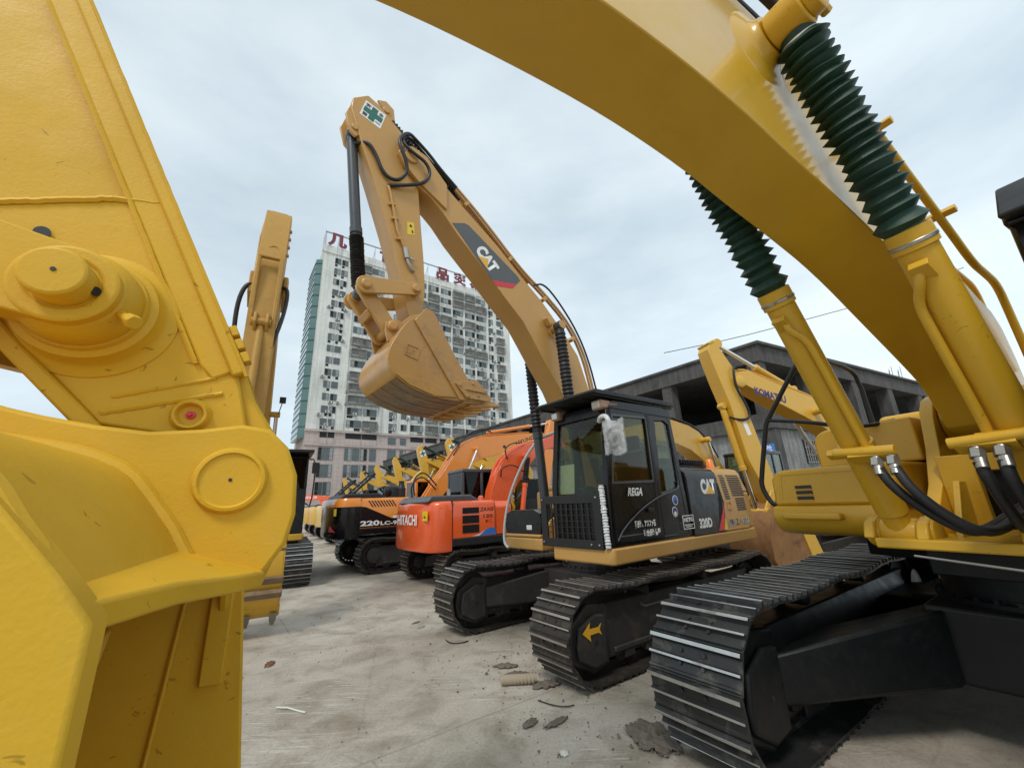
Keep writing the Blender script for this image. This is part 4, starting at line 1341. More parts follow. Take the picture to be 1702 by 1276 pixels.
    b.build("retaining_bolt", FGB, t, rz=z, bevel=.002)
    b = MB()
    b.lathe((5.343, .165, 1.958), (0, 1, 0), [(0, .036), (.008, .030), (.016, .028), (.018, .026), (.017, .022), (.004, .018), (.003, 0)], 26, 0, .03)
    b.build("plug_boss", FGB, st)
    MB().lathe((5.343, .168, 1.958), (0, 1, 0), [(0, .0085), (.005, .008), (.006, .004), (.012, .003)], 6).build("grease_plug", RED, st)
    # links towards the cylinder (left of the frame)
    b = MB()
    for s_ in (1, -1):
        y0, y1 = sorted((s_ * .10, s_ * .2))
        link_plate(b, (lx + .5, lz + .12), (5.80, 1.90), y0, y1, .075, .085)
    b.prism([(5.86, 2.0), (5.96, 2.12), (5.91, 2.16), (5.82, 2.05)], -.12, .12)
    pinboss(b, lx + .5, lz + .12, -.31, .31, .05)
    pinboss(b, 5.80, 1.90, -.27, .27, .075)
    b.build("bucket_link", FGB, t, rz=z, bevel=.01)
    hyd(t, z, "bucket_cylinder", (7.15, 0, 4.45), (lx + .5, 0, lz + .12), 1.7, .09, FGY, GRN, 14, .115)
    hyd(t, z, "stick_cylinder", (3.2, 0, 5.15), (6.72, 0, 4.72), 2.1, .10, FGY, None)
    # bucket -------------------------------------------------------------------
    prof = soft([(5.295, 1.70), (5.345, 1.785), (5.41, 1.865), (5.55, 1.895), (5.75, 1.92), (5.95, 1.85), (6.12, 1.65), (6.2, 1.4), (6.18, 1.1), (6.05, .8), (5.8, .55), (5.5, .42), (5.15, .36)])
    bk = bucket(t, z, prof, None, None, .65, FGB, FGB, 5, th=.03, tmat=TOOTH)
    b = MB()
    ear = [(5.90, 1.98), (5.75, 2.01), (5.62, 1.965), (5.55, 1.943), (5.51, 1.933), (5.45, 1.922), (5.38, 1.914), (5.31, 1.921), (5.25, 1.932), (5.205, 1.925), (5.172, 1.892), (5.152, 1.84), (5.148, 1.77), (5.158, 1.72), (5.187, 1.675), (5.33, 1.67), (5.5, 1.75), (5.9, 1.8)]
    for y in (-.24, .18):
        b.prism(ear, y, y + .06)
    b.build("bucket_ear", FGB, bk, bevel=.007)
    b = MB()
    for s_ in (1, -1):
        b.lathe((5.255, s_ * .239, 1.832), (0, s_, 0), [(0, .057), (.006, .056), (.012, .052), (.013, .047), (.009, .044), (.008, 0)], 44)
    b.lathe((5.258, -.17, 1.835), (0, 1, 0), [(0, .07), (.34, .07)], 30)
    b.build("bucket_pin", FGB, bk)
    MB().lathe((5.255, .2475, 1.832), (0, 1, 0), [(0, .003), (.001, .003)], 8).build("grease_hole", BKV, bk)
    b = MB()
    # rim of the mouth under the ears: a curved plate ledge
    rim = [(5.187, -.26), (5.187, .26), (5.215, .37), (5.255, .50), (5.285, .662), (5.34, .662), (5.34, -.662), (5.285, -.662), (5.255, -.50), (5.215, -.37)]
    vs = [(x, y, 1.655 + (x - 5.187) * .35) for x, y in rim] + [(x, y, 1.679 + (x - 5.187) * .35) for x, y in rim]
    n = len(rim)
    b.add(vs, [tuple(range(n)), tuple(range(2 * n - 1, n - 1, -1))] + [(i, (i + 1) % n, n + (i + 1) % n, n + i) for i in range(n)])
    for s_ in (1, -1):
        y0, y1 = sorted((s_ * .635, s_ * .672))
        b.prism([(5.275, 1.70), (5.30, 1.735), (5.40, 1.86), (5.44, 1.84), (5.35, 1.72), (5.34, .5), (5.28, .42)], y0, y1)
        vs = [(5.315, s_ * .62, 1.655), (5.315, s_ * .46, 1.66), (5.315, s_ * .62, 1.45), (5.335, s_ * .62, 1.655), (5.335, s_ * .46, 1.66), (5.335, s_ * .62, 1.45)]
        b.add(vs, [(0, 1, 2), (3, 5, 4), (0, 1, 4, 3), (1, 2, 5, 4), (2, 0, 3, 5)])
    b.build("mouth_rim", FGB, bk, bevel=.004)
    b = MB()
    b.tube([(5.42, -.612, 1.62), (5.50, -.612, .55)], .006, 6)
    b.build("weld_bead", FGB, bk)
    edge_ = [p for p in prof if p[0] < 5.62 and p[1] > 1.6]
    for y_, r_ in ((.243, .013), (-.243, .013), (.652, .010)):
        b = MB().tube([(p[0] + random.uniform(-.001, .001), y_, p[1] + random.uniform(-.001, .001)) for p in edge_], r_, 8)
        b.build("weld_bead", FGB, bk)
    MB().box((5.33, -.612, 1.44), (.06, .03, .33)).build("corner_gusset", FGB, bk, bevel=.005)
    return t


big_excavator()

# ------------------------------------------------------------------ other excavators
def plain_excavator(label, loc, yaw, swing, sp):
    """sp: sizes and colours; returns (root, dict of parts)"""
    t = thing("excavator", label, "excavator", loc, R(yaw), "excavators parked in the yard")
    z = R(swing)
    P = {}
    W, zb, zh, xr, xs = sp['W'], sp['zb'], sp['zh'], sp['xr'], sp['xs']
    c1, c2 = sp['col'], sp.get('cw', sp['col'])
    undercarriage(t, sp['L'], sp['H'], sp['w'], sp['yt'], sp.get('n', 44), sp.get('tm', (TRK, TRKW)), UND, detail=sp.get('detail', False), sag=.03, g=.03)
    pm = sp.get('sill', c1)
    pl = MB()
    xf = sp.get('xf', 1.3)
    pl.prism([(xf, .36), (xf, W - .03), (xf - .05, W), (xs, W), (xs, -W), (xf - .5, -W), (xf - .46, -.36)], zb, zb + .17, 'z')
    P['platform'] = pl.build("platform", pm, t, rz=z, bevel=.025)
    # counterweight with rounded corners
    k = sp.get('round', .42)
    cwp = [(xs - .003, W), (xr + k * 1.3, W), (xr + k * .75, W - k * .08), (xr + k * .3, W - k * .45), (xr + k * .12, W - k * 1.1), (xr, 0),
           (xr + k * .12, -W + k * 1.1), (xr + k * .3, -W + k * .45), (xr + k * .75, -W + k * .08), (xr + k * 1.3, -W), (xs - .003, -W)]
    cw = MB()
    n = len(cwp)
    lev = [(zb - .10, .97), (zb - .04, 1.0), (zh - .22, 1.0), (zh - .08, .985), (zh - .02, .95), (zh, .90)]
    vs = []
    for zz, s_ in lev:
        for i, (x, y) in enumerate(cwp):
            xx = x if i in (0, n - 1) else xs + (x - xs) * (1 - (1 - s_) * 1.4)
            vs.append((xx, y * (1 - (1 - s_) * .7), zz))
    fs = [tuple(range(n)), tuple(range(len(vs) - 1, len(vs) - n - 1, -1))]
    for r_ in range(len(lev) - 1):
        for i in range(n):
            j = (i + 1) % n
            fs.append((r_ * n + i, r_ * n + j, r_ * n + n + j, r_ * n + n + i))
    cw.add(vs, fs)
    P['cw'] = cw.build("counterweight", c2, t, rz=z, bevel=.01, smooth=50)
    # engine and pump house
    xp = sp.get('xp', -.35)
    sec = [(-W, zb + .17), (-W, zh - .13), (-W + .04, zh - .04), (-W + .14, zh), (W - .14, zh), (W - .04, zh - .04), (W, zh - .13), (W, zb + .17)]
    b = MB()
    b.prism(sec, xs, xp, 'x')
    P['house'] = b.build("engine_house", sp.get('side', c1), t, rz=z, bevel=.008)
    b = MB()
    b.prism([(-W + .02, zb + .17), (-W + .02, zh - .16), (-W + .16, zh - .03), (-.5, zh - .03), (-.5, zb + .17)], xp + .003, sp.get('xt', .6), 'x')
    P['tank'] = b.build("fuel_tank", c1, t, rz=z, bevel=.035, seg=3)
    if sp.get('cover', True):
        b = MB()
        b.prism([(xs - .55, zh - .02), (xs - .42, zh + .13), (xs + .6, zh + .14), (xs + .9, zh - .02)], -W + .22, W - .5)
        P['cover'] = b.build("hood_cover", sp.get('covm', GRY), t, rz=z, bevel=.04, seg=3)
    cx0, cx1, cz = sp.get('cx0', -.3), sp.get('cx1', 1.2), sp.get('cz', 2.9)
    P['cab'] = cab(t, z, cx0, cx1, .34, W - .04, zb + .17, sp.get('zw', zb + .9), cz, sp.get('cabm', BLK), sp.get('gl', GLD), .12)
    fx, fz = sp.get('foot', (.1, zh - .25))
    b = MB()
    for y in (-.30, .24):
        b.prism([(fx - .6, zb + .1), (fx + .9, zb + .1), (fx + .85, zb + .3), (fx + .3, fz - .1), (fx + .15, fz + .12), (fx - .1, fz + .12)], y, y + .06)
    b.build("boom_bracket", c1, t, rz=z, bevel=.012)
    bm_ = sp.get('boomm', c1)
    P['boom'] = arm_box(t, z, "boom", sp['boom'], sp.get('bw', .2), bm_, bevel=.012)
    if 'bpin' in sp:
        px, pz = sp['bpin']
        for s_ in (1, -1):
            hyd(t, z, "boom_cylinder", (fx + .8, s_ * .36, zb + .28), (px, s_ * .36, pz), sp.get('btl', 1.4), .07, bm_, sp.get('bel'), sp.get('folds', 14), .092)
        q = MB()
        pinboss(q, px, pz, -.44, .44, .07)
        q.build("cylinder_pin", bm_, P['boom'])
    if 'stick' in sp:
        P['stick'] = arm_box(t, z, "stick", sp['stick'], sp.get('sw', .165), bm_, bevel=.012)
    if 'acyl' in sp:
        hyd(t, z, "stick_cylinder", (sp['acyl'][0], 0, sp['acyl'][1]), (sp['acyl'][2], 0, sp['acyl'][3]), sp['acyl'][4], .07, bm_, sp.get('abel'), 18, .095)
    if 'kcyl' in sp:
        hyd(t, z, "bucket_cylinder", (sp['kcyl'][0], 0, sp['kcyl'][1]), (sp['kcyl'][2], 0, sp['kcyl'][3]), sp['kcyl'][4], .065, bm_, None)
    if 'bucket' in sp:
        P['bucket'] = bucket(t, z, sp['bucket'], None, None, sp.get('bhw', .5), sp.get('bmat', bm_), None, 5, tmat=TOOTH)
    return t, P


def pipes(parent, pts, ys, r, mat, name="oil_pipe"):
    b = MB()
    for y in ys:
        b.tube([(p[0], y, p[1]) for p in pts], r, 8, smooth=2)
    return b.build(name, mat, parent)


# the orange-red machine behind the tan one, tail towards the aisle
hi_boom = [(.78, 1.90), (1.26, 2.52), (1.7, 2.98), (1.95, 3.25), (2.5, 3.40), (3.3, 3.42), (4.2, 3.2), (4.6, 3.05), (4.7, 3.25), (4.3, 3.55), (3.4, 3.85), (2.6, 3.80), (1.97, 3.56), (1.48, 3.46), (1.11, 3.27), (.67, 3.03), (.43, 2.67), (.2, 2.15), (.1, 1.65), (.3, 1.55)]
t, P = plain_excavator("orange-red excavator with dark cab, round number sticker on its rear window", (-.936, 11.425, 0), 36, 0, dict(
    L=3.62, H=.84, w=.5, yt=1.02, W=1.24, zb=.90, zh=1.88, xr=-2.13, xs=-1.55, xp=-.40, xt=.1, xf=1.1, col=ORR, sill=DRK, boom=hi_boom, bw=.17, foot=(.2, 1.6),
    bpin=(1.36, 3.10), btl=1.15, bel=BLW, folds=12, cx0=-.46, cx1=1.2, cz=2.76, zw=1.95, cabm=GRY, covm=GRY, gl=GLD,
    stick=[(4.4, 3.5), (4.9, 3.4), (4.5, 2.2), (4.2, 1.0), (4.0, 1.05), (4.1, 2.2)], detail=True))
Y = -1.2415
lv = MB()
for (za, zbb) in ((1.59, 1.72), (1.375, 1.545), (1.165, 1.34)):
    b = MB().prism([(-1.30, za), (-.86, za), (-.86, zbb), (-1.30, zbb)], Y, Y - .004)
    o = b.build("vent", BKV, P['house'])
    b = MB()
    for q in range(4):
        b.box((-1.08, Y - .008, za + .02 + (zbb - za - .03) * q / 3), (.42, .012, .008))
    b.build("vent_bar", DRK, o)
U, W_ = (1, 0, 0), (0, 0, 1)
text("model_lettering", "ZAXIS", (-.84, Y - .002, 1.625), U, W_, .38, .085, BKV, P['house'], shear=.2, bold=.02)
text("model_lettering", "120", (-.74, Y - .002, 1.475), U, W_, .26, .075, BKV, P['house'], bold=.02)
text("model_lettering", "E", (-.68, Y - .002, 1.37), U, W_, .06, .06, BKV, P['house'], bold=.02)
MB().ring([(-.60, 1.37), (-.52, 1.37), (-.52, 1.435), (-.60, 1.435)], [(-.59, 1.38), (-.53, 1.38), (-.53, 1.425), (-.59, 1.425)], Y, Y - .003).build("model_box", RED, P['house'])
MB().prism([(-.86, 1.09), (-.41, 1.09), (-.41, 1.22), (-.47, 1.245), (-.56, 1.25), (-.70, 1.2)], Y, Y - .003).build("blue_swoosh", BLU, P['house'])
MB().prism([(-1.05, 1.085), (-.86, 1.09), (-.70, 1.2), (-.83, 1.14)], Y, Y - .003).build("grey_swoosh", PLW, P['house'])
MB().box((-.42, Y, 1.5), (.008, .006, .68)).build("panel_gap", BKV, P['house'])
MB().box((-1.551, 0, 1.45), (.010, 2.492, .86)).build("panel_gap", BKV, P['cw'])
# lettering on the curved tail: rear face is at x ~ -2.08
def tail_text(body, y0, z0, w_, h_, mat, parent, x=-2.07, **k):
    return text("tail_lettering", body, (x, y0, z0), (-.08, -1, 0), (0, 0, 1), w_, h_, mat, parent, **k)


# rear text: placed on the rear right quarter of the tail
text("tail_lettering", "HITACHI", (-2.137, .62, 1.37), (-.0, -1, 0), (0, 0, 1), 1.22, .24, WHT, P['cw'], bold=.03)
st = MB().prism([(-.66, 1.47), (-1.06, 1.47), (-1.06, 1.68), (-.66, 1.68)], -2.075, -2.078, 'x')
so = st.build("warning_sticker", WRN, P['cw'])
MB().ring([(-.69, 1.52), (-.81, 1.52), (-.75, 1.635)], [(-.712, 1.533), (-.788, 1.533), (-.75, 1.61)], -2.0785, -2.0795, 'x').prism([(-.86, 1.53), (-.97, 1.53), (-.97, 1.56), (-.9, 1.56), (-.9, 1.6), (-.86, 1.6)], -2.0785, -2.0795, 'x').build("warning_symbol", BKV, so)
rs = MB().lathe((-.43, .60, 2.17), (-1, 0, 0), [(0, .13), (.003, .13)], 28).build("number_sticker", paint("faded_red_vinyl", (.55, .09, .07), .5, .1), P['cab'])
text("number", "21", (-.4355, .67, 2.11), (0, -1, 0), (0, 0, 1), .14, .12, WHT, rs, bold=.02)
pipes(P['boom'], [(.15, 1.75), (.38, 2.62), (.62, 3.04), (1.08, 3.30), (1.45, 3.50), (1.95, 3.60), (2.6, 3.84), (3.4, 3.88)], (-.15, -.09, .09, .15), .018, ORR)
b = MB()
b.tube([(.75, -.19, 3.0), (.6, -.25, 3.25), (.85, -.22, 3.45), (1.3, -.2, 3.5)], .018, 8, smooth=2)
b.tube([(.5, -.19, 2.5), (.45, -.3, 2.75), (.9, -.3, 2.85), (1.3, -.42, 2.5), (1.4, -.4, 2.2)], .018, 8, smooth=2)
b.build("hose", RUB, P['boom'])
MB().lathe((-1.5, -.95, 1.86), (0, 0, 1), [(0, .05), (.12, .05), (.16, .04), (.3, .045)], 14).build("exhaust_pipe", FIT, t)
MB().lathe((-.6, -.9, 1.88), (0, 0, 1), [(0, .13), (.03, .13), (.04, .07), (.09, .06), (.11, .03)], 16).build("filler_cap", ORR, t)

# the orange and black machine further along the row
hy_boom = [(.95, 2.1), (1.5, 2.7), (2.27, 3.33), (2.74, 3.53), (3.49, 3.72), (3.76, 3.81), (5.93, 4.28), (6.3, 4.25), (6.35, 4.5), (5.9, 4.74), (5.14, 4.68), (3.16, 4.43), (2.59, 4.36), (2.15, 4.16), (1.7, 3.94), (1.39, 3.56), (1.07, 3.07), (.64, 2.55), (.25, 1.95), (.4, 1.75)]
t, P = plain_excavator("orange and black excavator with slanted vent slots and white number lettering", (-3.577, 14.636, 0), 36, 0, dict(
    L=4.45, H=.98, w=.6, yt=1.19, W=1.33, zb=1.08, zh=2.10, xr=-2.86, xs=-2.2, xp=-.7, xt=.7, col=ORG, cw=BLK, side=ORG, sill=BLK, boom=hy_boom, bw=.2, foot=(.35, 1.85),
    bpin=(2.36, 3.86), btl=1.55, cx0=.15, cx1=1.5, cz=2.75, cabm=ORG, acyl=(3.12, 4.6, 6.6, 5.3, 2.2), cover=True, covm=DRK,
    stick=[(6.4, 5.4), (6.8, 5.3), (6.4, 3.6), (6.0, 1.9), (5.8, 1.95), (5.95, 3.6)], detail=True))
Y = -1.3315
MB().prism([(-2.197, 1.27), (-.705, 1.27), (-.705, 1.50), (-1.28, 1.50), (-2.05, 1.84), (-2.197, 1.86)], Y, Y - .004).build("black_panel", BLK, P['house'])
b = MB()
for q in range(9):
    x = -2.0 + q * .088
    b.prism([(x, 2.02), (x + .04, 2.02), (x + .17, 1.84), (x + .13, 1.84)], Y, Y - .004)
b.build("vent", BKV, P['house'])
text("model_lettering", "220", (-2.19, Y - .006, 1.31), U, W_, .56, .145, WHT, P['house'], bold=.04)
text("model_lettering", "LC-9S", (-1.60, Y - .006, 1.31), U, W_, .62, .11, WHT, P['house'], bold=.03)
MB().box((-.98, Y - .003, 1.53), (.5, .004, .07)).build("white_stripe", WHT, P['house'])
MB().box((-1.05, Y - .004, 1.66), (.32, .004, .10)).build("lock_plate", LOGY, P['house'])
MB().box((-2.203, 0, 1.62), (.012, 2.67, .93)).build("panel_gap", BKV, P['house'])
b = MB()
n_ = 13
cp = [(-2.19, 1.336), (-2.5, 1.336), (-2.68, 1.29), (-2.80, 1.1), (-2.83, .85), (-2.875, 0)]
cp = cp + [(x, -y) for x, y in cp[:-1][::-1]]
vs = [(x * 1.002, y * 1.004, zz) for zz in (1.86, 2.0) for x, y in cp] + [(-2.19 + (x + 2.19) * .93, y * .97, 2.10) for x, y in cp] + [(-2.19 + (x + 2.19) * .7, y * .8, 2.118) for x, y in cp]
m_ = len(cp)
b.add(vs, [(r_ * m_ + i, r_ * m_ + i + 1, (r_ + 1) * m_ + i + 1, (r_ + 1) * m_ + i) for r_ in range(3) for i in range(m_ - 1)])
b.build("tail_cap", ORG, P['cw'], smooth=50)
MB().prism([(-.90, 1.62), (-1.18, 1.62), (-1.18, 1.82), (-.90, 1.82)], -2.835, -2.845, 'x').build("warning_sticker", WRN, P['cw'])
MB().prism([(-.45, 1.18), (-1.25, 1.18), (-.55, 1.34)], -2.84, -2.86, 'x').build("red_reflector", RED, P['cw'])
text("boom_lettering", "HYUNDAI", (4.38, -.2015, 4.12), (1.22, 0, .40), (-.31, 0, 1), 1.32, .16, BKV, P['boom'], bold=.02)
pipes(P['boom'], [(.3, 2.1), (.7, 2.68), (1.05, 3.12), (1.36, 3.62), (1.68, 3.99), (2.15, 4.21), (2.6, 4.41), (3.16, 4.48), (5.1, 4.72)], (-.17, -.11, .11, .17), .02, ORG)
b = MB()
b.tube([(1.4, -.2, 3.6), (1.9, -.25, 4.4), (2.7, -.22, 4.75), (3.2, -.1, 4.6)], .02, 8, smooth=2)
b.tube([(1.2, -.1, 3.4), (1.7, -.2, 4.15), (2.5, -.2, 4.7), (3.3, 0, 4.65)], .02, 8, smooth=2)
b.tube([(.7, -.25, 2.5), (.1, -.5, 3.0), (-.3, -.5, 2.7), (-.2, -.45, 2.15)], .025, 8, smooth=2)
b.tube([(.65, -.3, 2.35), (0, -.6, 2.85), (-.4, -.6, 2.5), (-.3, -.5, 2.1)], .025, 8, smooth=2)
b.build("hose", RUB, P['boom'])
MB().lathe((3.75, -.205, 4.03), (0, -1, 0), [(0, .07), (.02, .06), (.03, .02)], 16).build("boss", BKV, P['boom'])
b = MB()
b.lathe((-1.25, -.55, 2.32), (1, .1, 0), [(0, .12), (.03, .16), (.5, .16), (.55, .1)], 20)
b.box((-.95, -.65, 2.2), (.3, .3, .25))
b.lathe((-.78, -.75, 2.1), (0, 0, 1), [(0, .14), (.3, .14), (.34, .1), (.5, .08), (.52, .11)], 16)
b.build("muffler", DRK, t, bevel=.02)

# a rear-facing yellow machine, copied down the row
row_boom = [(.7, 2.0), (1.6, 2.9), (2.7, 3.6), (3.9, 3.7), (5.6, 3.3), (5.8, 3.35), (5.8, 3.6), (3.9, 4.35), (2.6, 4.3), (1.5, 3.6), (.6, 2.6), (.1, 1.95), (.3, 1.75)]
row_stick = [(5.2, 4.3), (5.5, 4.35), (6.0, 3.5), (6.1, 2.4), (6.1, 1.3), (5.9, 1.3), (5.75, 2.4), (5.6, 3.3)]


def row_loc(f, l):
    return (1.345 - .809 * f + .588 * l, 6.84 - .588 * f - .809 * l, 0)


spec = dict(L=4.4, H=.98, w=.6, yt=1.19, W=1.32, zb=1.05, zh=2.08, xr=-2.8, xs=-2.15, col=YEL, sill=YEL, boom=row_boom, bpin=(2.2, 3.7), stick=row_stick, acyl=(2.6, 4.4, 5.25, 4.35, 1.5), covm=DRK, tm=(TRK, TRKW))
hidden, P = plain_excavator("yellow excavator mostly hidden behind the orange and black one", row_loc(-3.4, -12.9), 38, 6, spec)
low_boom = [(.7, 1.9), (1.6, 2.35), (2.7, 2.6), (3.9, 2.5), (5.6, 2.0), (5.8, 2.0), (5.8, 2.25), (3.9, 3.0), (2.6, 3.05), (1.5, 2.75), (.6, 2.3), (.1, 1.85), (.3, 1.7)]
low_stick = [(5.2, 3.0), (5.5, 3.1), (6.1, 2.6), (6.4, 1.8), (6.5, .9), (6.3, .9), (6.05, 1.8), (5.6, 2.1)]
spec = dict(spec, boom=low_boom, stick=low_stick, bpin=(2.2, 2.7), btl=.9, acyl=(2.6, 3.1, 5.25, 3.05, 1.5))
spec2 = dict(spec, col=YELP, sill=YELP, cw=YELP, boom=row_boom, stick=row_stick, bpin=(2.2, 3.7), btl=1.4, boomm=YEL, acyl=(2.6, 4.4, 5.25, 4.35, 1.5))
A, PA = plain_excavator("pale yellow excavator just beyond the orange and black one, engine hood propped open", (-6.41, 21.17, 0), 36, 0, spec2)


def open_hood(root):
    b = MB()
    for y in (-1.0, -.1):
        b.prism([(-2.45, 2.22), (-2.38, 2.16), (-1.10, 3.36), (-1.16, 3.44)], y, y + .07)
    for q in range(7):
        x = -2.3 + q * .17
        b.box((x, -.5, 2.31 + q * .16), (.10, .86, .02), ry=-.76)
    b.prism([(-1.2, 3.3), (-1.10, 3.36), (-1.16, 3.44), (-1.26, 3.38)], -1.0, -.03)
    b.tube([(-1.5, -.95, 2.1), (-1.75, -.95, 2.85)], .02)
    b.build("open_hood", DRK, root, bevel=.01)
    e = MB()
    e.box((-1.55, -.4, 2.2), (.7, .8, .3)).lathe((-1.1, .3, 2.1), (0, 0, 1), [(0, .1), (.5, .1), (.55, .05)], 12)
    e.build("engine", DRK, root, bevel=.03)


open_hood(A)
MB().box((-2.76, -.95, 1.55), (.03, .2, .65)).build("reflector", BKV, PA['cw'])
spec3 = dict(spec, col=YELP, sill=YELP, cw=YELP, cover=False)
B, PB = plain_excavator("pale yellow excavator second beyond the orange and black one, dark hood raised", (-8.76, 24.86, 0), 36, 0, spec3)
open_hood(B)
MB().box((-2.76, -.95, 1.55), (.03, .2, .65)).build("reflector", BKV, PB['cw'])
Cc, PC = plain_excavator("deep yellow excavator third beyond the orange and black one", (-11.59, 29.7, 0), 36, 0, spec)
for k, (x, y, lab) in enumerate(((-13.97, 33.63, "distant yellow excavator fourth beyond the orange and black one"), (-16.6, 38.2, "farthest yellow excavator at the end of the row of tails"))):
    D = copy_tree(Cc)
    D['label'] = lab
    D.location = (x, y, 0)
spec4 = dict(spec, col=ORR, sill=ORR, cw=ORR, boom=[(.7, 2.0), (1.6, 2.7), (2.7, 3.0), (3.9, 3.0), (6.6, 2.9), (6.6, 3.3), (3.9, 3.6), (2.6, 3.6), (1.5, 3.2), (.6, 2.6), (.1, 1.95), (.3, 1.75)])
red1, P = plain_excavator("distant red excavator with its long boom low behind the yellow tails", (-22, 52, 0), -8, 0, spec4)
text("boom_lettering", "HITACHI", (3.3, -.203, 3.15), U, W_, 1.6, .28, WHT, P['boom'], bold=.02)
D = copy_tree(red1)
D['label'] = "red excavator at the far end, left of the lettered red boom"
D.location = (-27, 47, 0)

# the machine facing the aisle at the left, behind the foreground bucket
lr_boom = [(.7, 1.9), (1.5, 2.7), (2.6, 3.6), (3.8, 4.7), (5.2, 5.9), (5.6, 6.15), (5.55, 6.45), (5.2, 6.5), (3.7, 5.5), (2.5, 4.5), (1.2, 3.5), (.4, 2.6), (.05, 2.0), (.3, 1.7)]
lr_stick = [(5.15, 7.8), (5.3, 8.02), (5.55, 7.95), (5.74, 7.5), (6.0, 6.2), (6.12, 5.0), (6.2, 2.6), (6.22, 2.2), (6.0, 2.2), (5.8, 4.4), (5.5, 5.8), (5.3, 6.4)]
lr, P = plain_excavator("yellow excavator facing the aisle, stick hanging down behind the nearest bucket", (-7.6, 12.0, 0), 299, .9, dict(
    spec, L=4.5, H=1.0, w=.68, yt=1.22, tm=(FTR, FTW), boomm=YELSH, boom=lr_boom, stick=lr_stick, sw=.235, bw=.22, bpin=(2.9, 4.1), detail=True, kcyl=(6.08, 5.15, 6.5, 2.5, 1.7),
    bucket=[(6.05, 2.2), (6.35, 2.0), (6.62, 1.5), (6.66, 1.0), (6.5, .6), (6.3, .38), (6.15, .26)], bhw=.80, bmat=YEL, cz=3.35, zw=2.4, acyl=(2.9, 4.95, 5.3, 7.35, 1.9)))
b = MB()
b.ring([(-.235, 6.55), (.235, 6.55), (.235, 4.9), (-.235, 4.9)], [(-.15, 6.5), (.15, 6.5), (.15, 4.95), (-.15, 4.95)], 6.02, 6.12, 'x')
b.build("stick_flange", YELSH, P['stick'], bevel=.02)
b = MB()
b.tube([(5.78 + .05, -.20, 6.55), (5.86, -.10, 6.85), (5.86, .02, 6.95), (5.86, .12, 6.85), (5.84, .2, 6.5)], .012, 6, smooth=2)
b.build("weld_bead", YELSH, P['stick'])
b = MB()
for y in (-.12, .07):
    b.prism([(6.0, 5.35), (6.2, 5.30), (6.24, 5.1), (6.12, 4.95), (6.0, 5.0)], y, y + .05)
b.cyl((6.12, -.16, 5.14), (6.12, .16, 5.14), .075)
b.build("cylinder_bracket", YELSH, P['stick'], bevel=.015)
b = MB()
b.tube([(5.55, -.24, 7.6), (5.6, -.27, 7.2), (5.75, -.25, 6.6)], .02, 6)
for q in range(4):
    b.box((5.62 + .04 * q, .255, 7.5 - .22 * q), (.05, .05, .06))
b.box((5.42, 0, 8.0), (.12, .3, .07), ry=.5)
b.build("stop_plate", YELSH, P['stick'], bevel=.008)
b = MB()
b.tube([(5.7, -.25, 6.1), (5.75, -.38, 6.0), (5.7, -.46, 5.6), (5.6, -.44, 4.9)], .04, 10, smooth=2)
b.tube([(5.75, .25, 6.1), (5.9, .36, 6.0), (6.0, .34, 5.4), (6.1, .2, 4.65)], .035, 10, smooth=2)
b.build("hose", RUB, P['stick'])
b = MB()
for s_ in (1, -1):
    b.prism([(5.3, 6.5), (5.75, 6.35), (5.75, 5.9), (5.4, 5.7), (5.0, 6.0)], s_ * .25, s_ * .33)
b.build("boom_nose", YELSH, P['boom'], bevel=.02)
wl = MB().box((3.0, .46, 4.45), (.12, .14, .14)).tube([(3.0, .4, 4.1), (3.02, .46, 4.4)], .012)
wl.build("work_light", DRK, P['boom'], bevel=.02)
b = MB()
for k in range(6):
    b.box((6.62 - .012 * k, 0, 1.62 - .2 * k), (.09, 1.62, .11), ry=.1 + .13 * k)
b.build("wear_bar", WORN, P['bucket'], bevel=.01)
mi = MB().tube([(1.3, 1.28, 2.0), (1.38, 1.42, 1.9), (1.4, 1.45, 2.9), (1.38, 1.4, 3.2), (1.25, 1.3, 3.2)], .02, 8, smooth=1)
mi.box((1.42, 1.45, 2.95), (.06, .18, .3))
mi.build("mirror", DRK, P['cab'], bevel=.01)
vz = MB().box((.45, .83, 3.42), (2.0, 1.1, .08))
vz.build("roof_guard", DRK, P['cab'], bevel=.01)

# the yellow machine behind the tan one: raised stick, rusty bucket on the ground
ox, oy = 5.113, 8.5
c_, s_ = cos(R(195)), sin(R(195))
off = 3.7
kb_loc = (ox - c_ * off, oy - s_ * off, 0)
sh = lambda pts: [(x + off, zz) for x, zz in pts]
kb_boom = sh([(.14, 3.95), (-.45, 3.65), (-1.18, 3.31), (-1.56, 3.12), (-2.1, 2.75), (-2.9, 2.0), (-3.2, 1.8), (-3.6, 1.9), (-3.5, 2.2), (-2.6, 2.95), (-1.98, 3.30), (-1.70, 3.68), (-1.47, 3.77), (-.64, 4.04), (.08, 4.30), (.43, 4.26), (.46, 4.08)])
kb_stick = sh([(.87, 4.96), (.74, 4.94), (.42, 4.39), (.30, 3.58), (.09, 2.59), (-.06, 1.98), (-.08, 1.6), (.12, 1.55), (.24, 1.8), (.51, 2.46), (.68, 3.59), (.82, 4.09), (.97, 4.76)])
KBY = paint("clean_machine_yellow", (.64, .37, .04), .38, .3, var=.05)
